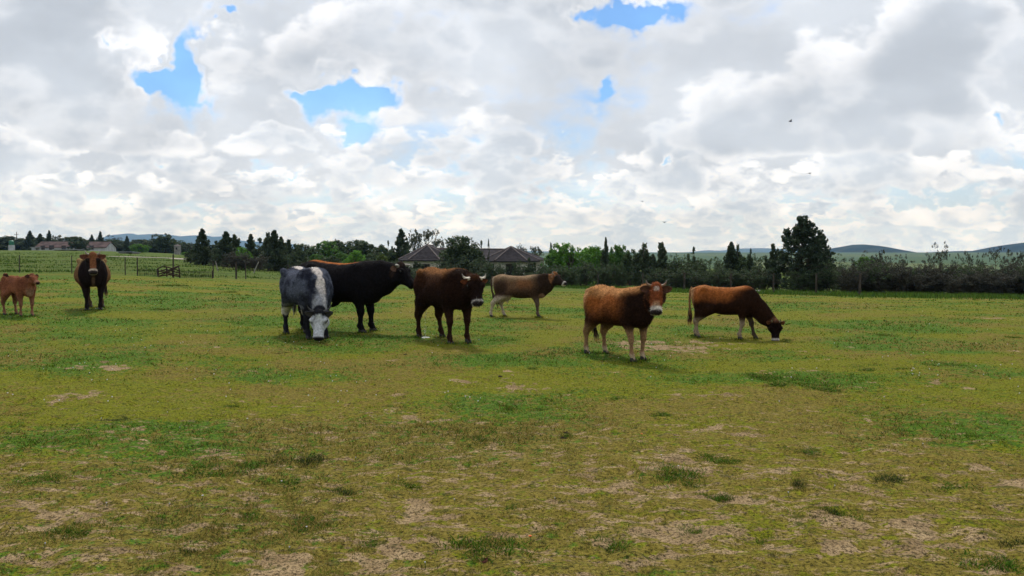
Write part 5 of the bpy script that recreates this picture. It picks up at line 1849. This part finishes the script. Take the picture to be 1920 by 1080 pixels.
# rusty hurdles leaning on the fence
def hurdle():
    a = gp(297, 520); b = gp(337, 521)
    root = empty('metal_hurdle', a); tag(root, 'rusty bent metal hurdle leaning on the left fence', 'hurdle')
    s = a.y / F_PX
    def P(px, py, dy=-.12):
        q = at(px, py, a.y + dy); return q - a
    rails = (((296, 504), (307, 498.5), (335, 507)), ((297, 509), (312, 505), (336, 512)), ((297, 514), (312, 510), (336, 516)), ((298, 518), (318, 515), (337, 519)), ((307, 511), (322, 504), (335, 498.5)))
    for r in rails:
        MB().tube([P(*q) for q in r], .032, 6).build('rail', RUST, root)
    for q0, q1 in (((296, 503), (298, 519.5)), ((335, 498), (337.5, 521)), ((312, 500), (313, 519)), ((323, 503), (324, 520))):
        MB().tube([P(*q0), P(*q1)], .036, 6).build('upright', RUST, root)
    for q0, q1 in (((298, 518), (335, 500)), ((298, 508), (336, 519))):
        MB().tube([P(*q0, -.18), P(*q1, -.18)], .026, 6).build('brace', RUST, root)


hurdle()
g = gp(323, 520.5)
o = MB().tube([(0, 0, -.2), (0, 0, .7), (.01, 0, 1.32)], [.045, .045, .04], 8).build('fence_post', POST)
o.location = g + Vector((0, .16, 0)); tag(o, 'single tall dark post behind the rusty hurdle', 'post')


def netting(label, px0, px1, base_py, h):
    a, b = gp(px0, base_py[0]), gp(px1, base_py[1])
    root = empty('wire_netting', a); tag(root, label, 'netting')
    d = b - a
    n = int(d.length / .12)
    mb = MB()
    for i in range(n + 1):
        q = d * (i / n); q.z = ground_at(a.x + q.x, a.y + q.y) - a.z
        mb.box(q + Vector((0, -.06, h / 2)), (.010, .010, h))
    m = mb.build('mesh', WIRE, root); tag(m, kind='stuff')
    for k in range(6):
        path = []
        for i in range(9):
            q = d * (i / 8); q.z = ground_at(a.x + q.x, a.y + q.y) - a.z + h * (k + .3) / 5.6
            path.append(q + Vector((0, -.06, 0)))
        MB().tube(path, .009, 4).build('strand', WIRE, root)
    for i in (0, 1):
        q = d * i
        MB().tube([q + Vector((0, -.06, -.2)), q + Vector((0, -.06, h + .06))], .035, 7).build('stake', POST, root)


netting('low wire netting left of the rusty hurdle', 259, 296, (517, 519), .42)
netting('low wire netting right of the rusty hurdle', 338, 399, (521, 522.5), .42)

# pale slab lying by the hedge
g = gp(1413, 549)
o = MB().box((0, 0, .12), (.75, .35, .07)).box((-.28, 0, .03), (.09, .3, .18)).box((.28, 0, .03), (.09, .3, .18)).build('stone_bench', material('pale_concrete', (.5, .48, .44), .9, .1, .2, 4))
o.location = g; tag(o, 'low pale concrete bench at the foot of the hedge', 'bench')

# birds
BIRD = material('bird_feathers', (.03, .03, .035), .8, .1)
for i, (px, py, lab, fl) in enumerate(((1482, 228, 'small dark bird with raised wings against the grey cloud', .5), (1518, 325, 'small dark bird gliding below the grey cloud', -.1),
                                       (1204, 378, 'tiny dark bird low over the centre trees', .2), (1246, 417, 'tiny dark bird just above the hedge', .3))):
    D = 60.0
    c = at(px, py, D)
    root = empty('bird', c, 0.6 * i); tag(root, lab, 'bird')
    MB().tube([(-.13, 0, 0), (-.05, 0, .01), (.05, 0, .01), (.11, 0, .0), (.14, 0, -.005)], [.008, .032, .035, .022, .006], 8).build('body', BIRD, root, True)
    for s in (-1, 1):
        zt = .10 * fl * 2
        MB().add([(.05, s * .02, .01), (-.05, s * .02, .01), (-.03, s * .15, .05 + zt * .6), (.07, s * .15, .055 + zt * .6), (-.04, s * .30, .02 + zt), (.0, s * .31, .02 + zt),
                  (.05, s * .02, .004), (-.05, s * .02, .004), (-.03, s * .15, .044 + zt * .6), (.07, s * .15, .049 + zt * .6)],
                 [(0, 1, 2, 3), (3, 2, 4, 5), (6, 9, 8, 7), (9, 5, 4, 8), (0, 3, 9, 6), (1, 7, 8, 2)]).build('wing', BIRD, root)
    MB().add([(-.12, -.012, 0), (-.12, .012, 0), (-.19, .03, .0), (-.19, -.03, .0), (-.19, 0, .008)], [(0, 1, 2, 3), (0, 4, 2, 1)]).build('tail', BIRD, root)

# ------------------------------------------------------------------ grass, weeds, flowers, dung
GRASS = attr_material('grass_blades', rough=0.8, spec=0.05, noise=0.0, trans=0.2)


def blade_mesh(X, Y, h, w, col, rng, lean=.6):
    n = len(X)
    Z = gz(X, Y)
    a = rng.uniform(0, 2 * math.pi, n)
    l = rng.uniform(.15, 1.0, n) * lean * h
    tx, ty = np.cos(a) * l, np.sin(a) * l
    b = rng.uniform(0, 2 * math.pi, n)
    wx, wy = np.cos(b) * w, np.sin(b) * w
    base = np.stack([X, Y, Z - .004], -1)
    v0 = base + np.stack([-wx, -wy, 0 * wx], -1)
    v1 = base + np.stack([wx, wy, 0 * wx], -1)
    v2 = base + np.stack([tx, ty, h], -1)
    V = np.stack([v0, v1, v2], 1).reshape(-1, 3)
    Fq = np.arange(3 * n).reshape(-1, 3)
    return V, Fq, np.repeat(col, 3, 0)


def grass_colour(rng, bare, lush, dry):
    n = len(bare)
    olive = np.array((.165, .175, .012)); green = np.array((.066, .160, .009)); straw = np.array((.27, .185, .050)); dark = np.array((.035, .065, .010))
    g = olive * (1 - lush[:, None]) + green * lush[:, None]
    q = rng.uniform(0, 1, n)
    g = np.where((q < .14 + .42 * dry)[:, None], straw, g)
    g = np.where((q > .90 - .25 * lush)[:, None], dark, g)
    return np.clip(g * rng.uniform(.6, 1.35, n)[:, None], .004, .6)


def scatter_grass():
    rng = np.random.default_rng(77)
    parts = []
    # blades thin out and coarsen smoothly with distance
    n = 480000
    q = rng.uniform(0, 1, n)
    lo_, hi_ = 3.2 ** -.6, 46.0 ** -.6
    r = (lo_ + (hi_ - lo_) * q) ** (-1 / .6)
    a = np.radians(rng.uniform(-38, 38, n))
    X, Y = np.sin(a) * r, np.cos(a) * r
    bare, lush, dry = cover(X, Y)
    tuft = .55 * fbm(X * 11, Y * 11, 2, 131, .6) + .45 * fbm(X * 3.5, Y * 3.5, 3, 137, .6)
    keep = rng.uniform(0, 1, n) < (1 - .90 * bare) * np.clip(.22 + 2.4 * (tuft - .40), .08, 1) * (.75 + .4 * lush)
    X, Y, bare, lush, dry, tuft, r = (q_[keep] for q_ in (X, Y, bare, lush, dry, tuft, r))
    n = len(X)
    h = .026 * (r / 4) ** .22 * rng.uniform(.3, 1.1, n) * (.50 + .7 * lush + 1.2 * (tuft - .45))
    w = .0019 * (r / 4) ** 1.25 * rng.uniform(.6, 1.3, n)
    parts.append(blade_mesh(X, Y, h, w, grass_colour(rng, bare, lush, dry), rng, 1.7))
    # longer blades left standing round the animals' feet
    hx = np.repeat(np.array([p[0] for p in HOOVES]), 130); hy = np.repeat(np.array([p[1] for p in HOOVES]), 130)
    m = len(hx)
    X, Y = hx + rng.normal(0, .075, m), hy + rng.normal(-.03, .075, m)
    bare, lush, dry = cover(X, Y)
    parts.append(blade_mesh(X, Y, rng.uniform(.02, .065, m), rng.uniform(.004, .008, m), grass_colour(rng, bare, np.clip(lush + .25, 0, 1), dry * .4), rng, .8))
    off = 0
    Vs, Fs, Cs = [], [], []
    for V, Fq, c in parts:
        Vs.append(V); Fs.append(Fq + off); Cs.append(c); off += len(V)
    me = np_mesh('short_grass', np.concatenate(Vs), np.concatenate(Fs), False, np.concatenate(Cs))
    tag(link('short_grass', me, GRASS), 'short cropped green and straw coloured grass of the pasture', 'grass', kind='stuff')


scatter_grass()


def rough_grass():
    """longer tussocky grass beyond the left fence and along the hedges"""
    rng = np.random.default_rng(78)
    n = 60000
    px = rng.uniform(-40, 760, n); Y = np.exp(rng.uniform(math.log(38), math.log(170), n))
    X = (px - 960) / F_PX * Y
    fx = np.array([p.x / p.y for p in FL + FR[1:]]); fy = np.array([p.y for p in FL + FR[1:]])
    lim = np.interp(X / Y, fx, fy)
    cl = fbm(X * .35, Y * .25, 4, 9, .6)
    k = (Y > lim + .2) & (rng.uniform(0, 1, n) < np.clip((cl - .50) * 4, .03, .8))
    X, Y, cl = X[k], Y[k], cl[k]
    c1 = blade_mesh(X, Y, rng.uniform(.05, .17, len(X)) * (.5 + 1.8 * (cl - .3)), rng.uniform(.02, .045, len(X)) * (Y / 60) ** .5,
                    hsv_leaf(rng, (.050, .098, .010), len(X), .35), rng, .6)
    m = 26000
    u = rng.uniform(-.30, .68, m)
    lim = np.interp(u, fx, fy)
    Y2 = lim + rng.normal(.8, 1.6, m); X2 = u * Y2
    k = rng.uniform(0, 1, m) < .4 + .6 * (fbm(X2 * .6, Y2 * .6, 3, 19) > .5)
    X2, Y2 = X2[k], Y2[k]
    c2 = blade_mesh(X2, Y2, rng.uniform(.06, .30, len(X2)), rng.uniform(.012, .03, len(X2)), hsv_leaf(rng, (.07, .13, .020), len(X2), .5), rng, .6)
    V = np.concatenate([c1[0], c2[0]]); Fq = np.concatenate([c1[1], c2[1] + len(c1[0])]); C = np.concatenate([c1[2], c2[2]])
    tag(link('rough_grass', np_mesh('rough_grass', V, Fq, False, C), GRASS), 'long rough green grass beyond the fence', 'grass', kind='stuff')


rough_grass()


def tuft_mesh(seed, n, base, spread=.5, hgt=1.0):
    """a ragged low clump: a few knots of blades thinning outwards, some of them dead"""
    rng = np.random.default_rng(seed)
    V, Fq, C = [], [], []
    knots = [(rng.normal(0, .20), rng.normal(0, .20), rng.uniform(.10, .26), rng.uniform(.45, 1.0)) for _ in range(7)]
    for i in range(n):
        kx, ky, ks, kh = knots[rng.integers(0, 7)]
        bx, by = kx + rng.normal(0, ks), ky + rng.normal(0, ks)
        h = hgt * kh * rng.uniform(.25, 1.0) * (2.0 if rng.uniform() < .02 else 1)
        o = rng.uniform(0, 6.283); l = rng.uniform(.03, .16)
        ox, oy = math.cos(o) * l, math.sin(o) * l
        w = rng.uniform(.005, .010); ww = rng.uniform(0, 6.283); wx, wy = math.cos(ww) * w, math.sin(ww) * w
        b = len(V)
        V += [(bx - wx, by - wy, -.08), (bx + wx, by + wy, -.08), (bx + ox * .5 + wx * .9, by + oy * .5 + wy * .9, h * .7), (bx + ox * .5 - wx * .9, by + oy * .5 - wy * .9, h * .7), (bx + ox, by + oy, h * .95)]
        Fq += [(b, b + 1, b + 2), (b, b + 2, b + 3), (b + 3, b + 2, b + 4)]
        q = rng.uniform()
        c = np.array(base) if q < .72 else (np.array((.17, .17, .02)) if q < .9 else np.array((.25, .18, .07)))
        C += [c * rng.uniform(.5, 1.4)] * 5
    me = np_mesh('blades', np.array(V), np.array(Fq), False, np.clip(np.array(C), .004, .5))
    me.materials.append(GRASS)
    return me


TUFTS = [tuft_mesh(300 + i, 900, (.058, .125, .010)) for i in range(4)]
DARK = [tuft_mesh(320 + i, 800, (.032, .050, .012)) for i in range(2)]
GT = 'weed clumps in the pasture'


def clump(px, py, w, hgt, dark=False):
    g = gp(px, py)
    k = tcount[0]; tcount[0] += 1
    me = (DARK if dark else TUFTS)[k % (2 if dark else 4)]
    s = w / F_PX * g.y
    o = empty('weed_clump')
    tag(link('blades', me, None, o), kind='stuff')
    o.location = (g.x, g.y, g.z - .01)
    o.rotation_euler = (0, 0, (k * 1.7) % 6.28)
    vr = .75 + .6 * ((k * 37) % 11) / 11
    o.scale = (s * 1.3 * vr, s * 1.9, hgt * (.40 + .25 * ((k * 53) % 7) / 7))
    where = ('on the sandy foreground soil' if py > 940 else 'in the middle of the patchy foreground' if py > 840 else 'between the cattle and the bare foreground' if py > 740
             else 'in the green grass right of the orange-red cow' if px > 1250 and py > 600 else 'before the left wire fence' if px < 500 else 'close to the feet of the cattle')
    tag(o, ('dark wiry weed clump ' if dark else 'green leafy weed clump ') + where, 'weed', GT + (' dark ' if dark else ' ') + where)


for px, py, w, h in ((150, 1002, 70, .08), (450, 885, 90, .07), (380, 880, 60, .06), (590, 868, 60, .07), (560, 905, 70, .06), (480, 965, 60, .07), (560, 990, 90, .08), (300, 985, 60, .07),
                     (640, 925, 50, .06), (960, 764, 24, .06), (1020, 770, 30, .05), (920, 1025, 80, .09), (1260, 888, 70, .08), (1150, 1015, 50, .08), (1310, 915, 40, .06), (1180, 745, 40, .05),
                     (1430, 706, 50, .06), (1500, 716, 70, .06), (1560, 728, 50, .05), (1655, 628, 24, .09), (1905, 633, 22, .09), (1700, 690, 50, .05), (1790, 684, 50, .06), (1620, 690, 40, .05),
                     (1060, 815, 30, .05), (960, 950, 50, .06), (1360, 860, 40, .05), (1500, 840, 40, .05), (1780, 915, 80, .07), (1560, 960, 50, .07), (1350, 930, 40, .06), (1840, 1050, 60, .09),
                     (1300, 1000, 40, .06), (740, 905, 50, .06), (700, 1010, 40, .06), (60, 900, 40, .06), (430, 760, 40, .05), (40, 780, 40, .05), (1440, 1005, 50, .06), (890, 825, 40, .05),
                     (990, 690, 26, .05), (1730, 760, 40, .05), (1230, 775, 30, .05), (1600, 780, 40, .05), (300, 580, 30, .08), (420, 548, 24, .10), (310, 535, 30, .12), (335, 536, 24, .12), (290, 562, 30, .1),
                     (1480, 640, 30, .06), (1340, 632, 26, .07), (905, 632, 40, .06), (940, 638, 34, .06)):
    clump(px, py, w, h)
for px, py, w, h in ((560, 862, 60, .06), (630, 925, 40, .06), (1200, 832, 26, .05), (740, 762, 24, .04), (1550, 960, 30, .05), (1660, 902, 50, .05), (1910, 1020, 40, .06), (1500, 905, 30, .05), (340, 1040, 40, .05),
                     (200, 790, 40, .04), (520, 662, 20, .04), (1060, 938, 26, .04)):
    clump(px, py, w, h, True)

# dung pats
DUNG = material('dung', (0.030, 0.020, 0.013), .9, .1, .5, 30, .8, 60)
REDDUNG = material('reddish_dung', (0.065, 0.022, 0.016), .9, .1, .5, 30, .8, 60)


def dung(px, py, w, label, mat=DUNG, group=None):
    g = gp(px, py)
    rng = np.random.default_rng(int(px))
    r = w / F_PX * g.y / 2
    mb = MB()
    n, k = 14, 4
    vs = []
    for j in range(k + 1):
        t = j / k
        for i in range(n):
            a = 2 * math.pi * i / n
            q = r * (1 - t ** 2 * .97) * (1 + .18 * math.sin(3 * a + px) + .12 * rng.normal())
            vs.append((math.cos(a) * q, math.sin(a) * q * .8, -.01 + .6 * r * t * (1 + .15 * rng.normal())))
    fs = [(j * n + i, j * n + (i + 1) % n, (j + 1) * n + (i + 1) % n, (j + 1) * n + i) for j in range(k) for i in range(n)] + [tuple(range(k * n, k * n + n))]
    o = mb.add(vs, fs).build('dung_pat', mat, None, True)
    o.location = g
    tag(o, label, 'dung', group)


GD = 'dung pats in the grass'
for px, py, w in ((760, 665, 9), (700, 673, 8), (937, 706, 10), (1062, 812, 14), (1056, 822, 16), (1045, 700, 8), (595, 593, 5), (1713, 573, 6), (1348, 592, 8), (620, 652, 6)):
    dung(px, py, w, 'dark dung pat lying in the cropped grass', DUNG, GD)
dung(912, 1050, 24, 'reddish brown dung lump on the bare soil among the weeds', REDDUNG)

# white flowers (closed and open) standing in the grass
PETAL = material('white_petal', (.72, .70, .74), .6, .2)
STALK = material('flower_stalk', (.10, .12, .03), .7, .2)
ORANGE = material('orange_petal', (.75, .18, .05), .6, .2)


def flower(px, py, open_, mat, label, group, size=.016):
    g = gp(px, py + 5 * 1.2)
    root = empty('wild_flower', g, (px * .7) % 6.28)
    h = .022
    MB().tube([(0, 0, -.02), (.004, 0, h * .5), (.002, .002, h)], .0022, 5).build('stalk', STALK, root)
    for i in range(5):
        a = 2 * math.pi * i / 5
        c, s = math.cos(a), math.sin(a)
        w = size * .42
        o = open_
        v = [(0, 0, h - .002), (c * size * .5 * o - s * w, s * size * .5 * o + c * w, h + size * (.8 - .5 * o)), (c * size * o, s * size * o, h + size * (1.2 - .8 * o)), (c * size * .5 * o + s * w, s * size * .5 * o - c * w, h + size * (.8 - .5 * o))]
        MB().add(v + [(p[0] * .9, p[1] * .9, p[2] + .0015) for p in v], [(0, 1, 2, 3), (7, 6, 5, 4)]).build('petal', mat, root)
    tag(root, label, 'flower', group)


GF = 'white wild flowers in the foreground grass'
for px, py, op in ((380, 930, .9), (318, 946, .4), (200, 945, .5), (575, 990, .7), (528, 903, .8), (464, 784, .9), (314, 772, .4), (190, 720 + 64, .4), (730, 710, .8), (590, 745, .7), (873, 743, .6), (901, 745, .5),
                   (852, 938, .5), (667, 858, .4), (747, 893, .4), (1240, 853, .9), (1272, 874, .8), (1067, 883, .5), (1040, 935, .4), (1410, 710, .6), (1478, 925, .6), (1565, 912, .5), (40, 880, .4), (85, 1022, .4),
                   (797, 1058, .5), (543, 1029, .4), (296, 752, .4), (337, 801, .4), (1730, 832, .6), (1758, 682, .6), (1160, 668, .7), (620, 703, .7), (1830, 640, .6), (390, 655, .6)):
    flower(px, py, op, PETAL, 'small white wild flower standing in the foreground grass', GF, .0085 if py > 800 else .011)
flower(994, 1008, .9, ORANGE, 'single orange wild flower right of the dark weed clump', None, .012)
flower(1203, 813, .9, ORANGE, 'single small orange flower above the dark weed clump', None, .012)


def far_flowers():
    rng = np.random.default_rng(31)
    n = 420
    py = rng.uniform(560, 760, n); px = rng.uniform(0, 1920, n)
    V, Fq = [], []
    for a, b in zip(px, py):
        if vnoise(a * .012, b * .03, 5) < .45: continue
        g = gp(a, b)
        s = rng.uniform(.005, .010)
        z = g.z + .018
        b0 = len(V)
        for k in range(5):
            t = 2 * math.pi * k / 5
            V.append((g.x + math.cos(t) * s, g.y + math.sin(t) * s, z + .008))
        V += [(g.x, g.y, z + .011), (g.x, g.y, z - .006)]
        Fq += [(b0 + k, b0 + (k + 1) % 5, b0 + 5) for k in range(5)] + [(b0 + (k + 1) % 5, b0 + k, b0 + 6) for k in range(5)]
    tag(link('tiny_flowers', np_mesh('tiny_flowers', np.array(V), np.array(Fq)), PETAL), 'countless tiny white flowers sprinkled over the pasture', 'flowers', kind='stuff')


far_flowers()

# puddle and falling urine under the dark brown cow
URINE = material('wet_foam', (.60, .60, .56), .15, .6, .3, 60, .6, 120)
g = gp(797, 633)
rng = np.random.default_rng(3)
mb = MB(); vs = []
n = 20
for rr, zz in ((1.0, -.005), (.8, .012), (.4, .018)):
    for i in range(n):
        a = 2 * math.pi * i / n
        k = rr * (1 + .2 * math.sin(3 * a + 1) + .1 * rng.normal())
        vs.append((math.cos(a) * .085 * k, math.sin(a) * .07 * k, zz * .8))
fs = [(j * n + i, j * n + (i + 1) % n, (j + 1) * n + (i + 1) % n, (j + 1) * n + i) for j in range(2) for i in range(n)] + [tuple(range(2 * n, 3 * n))]
pud = mb.add(vs, fs).build('puddle', URINE, None, True)
pud.location = g; tag(pud, 'small foamy white puddle under the dark brown cow', 'puddle')
sv, sf = uv_sphere(6, 4)
V, Fq = [], []
top = at(799, 574, g.y)
for i in range(70):
    t = rng.uniform(0, 1)
    c = Vector((g.x, g.y, g.z)).lerp(Vector((top.x, g.y, top.z)), t) + Vector((rng.normal(0, .012), rng.normal(0, .012), 0))
    s = rng.uniform(.002, .0045)
    V.append(sv * np.array((s, s, s * rng.uniform(1, 2.4))) + np.array(c)); Fq.append(sf + i * len(sv))
tag(link('urine_drops', np_mesh('urine_drops', np.concatenate(V), np.concatenate(Fq), True), URINE), 'thin falling stream of droplets behind the belly of the dark brown cow', 'droplets', kind='stuff')

# ------------------------------------------------------------------ the air
hz = bpy.data.materials.new('thin_air')
hz.use_nodes = True
T = NT(hz.node_tree)
T.n.remove(T.n['Principled BSDF'])
pv = T.node('ShaderNodeVolumePrincipled')
pv.inputs['Color'].default_value = (0.28, 0.54, 1.0, 1)
pv.inputs['Absorption Color'].default_value = (1, 1, 1, 1)
pv.inputs['Density'].default_value = 0.00008
pv.inputs['Anisotropy'].default_value = 0.1
T.l.new(pv.outputs[0], T.n['Material Output'].inputs['Volume'])
o = MB().box((0, 1000, 190), (24000, 24000, 500)).build('haze', hz)
tag(o, 'thin blue haze filling the air over the plain', 'haze', kind='stuff')
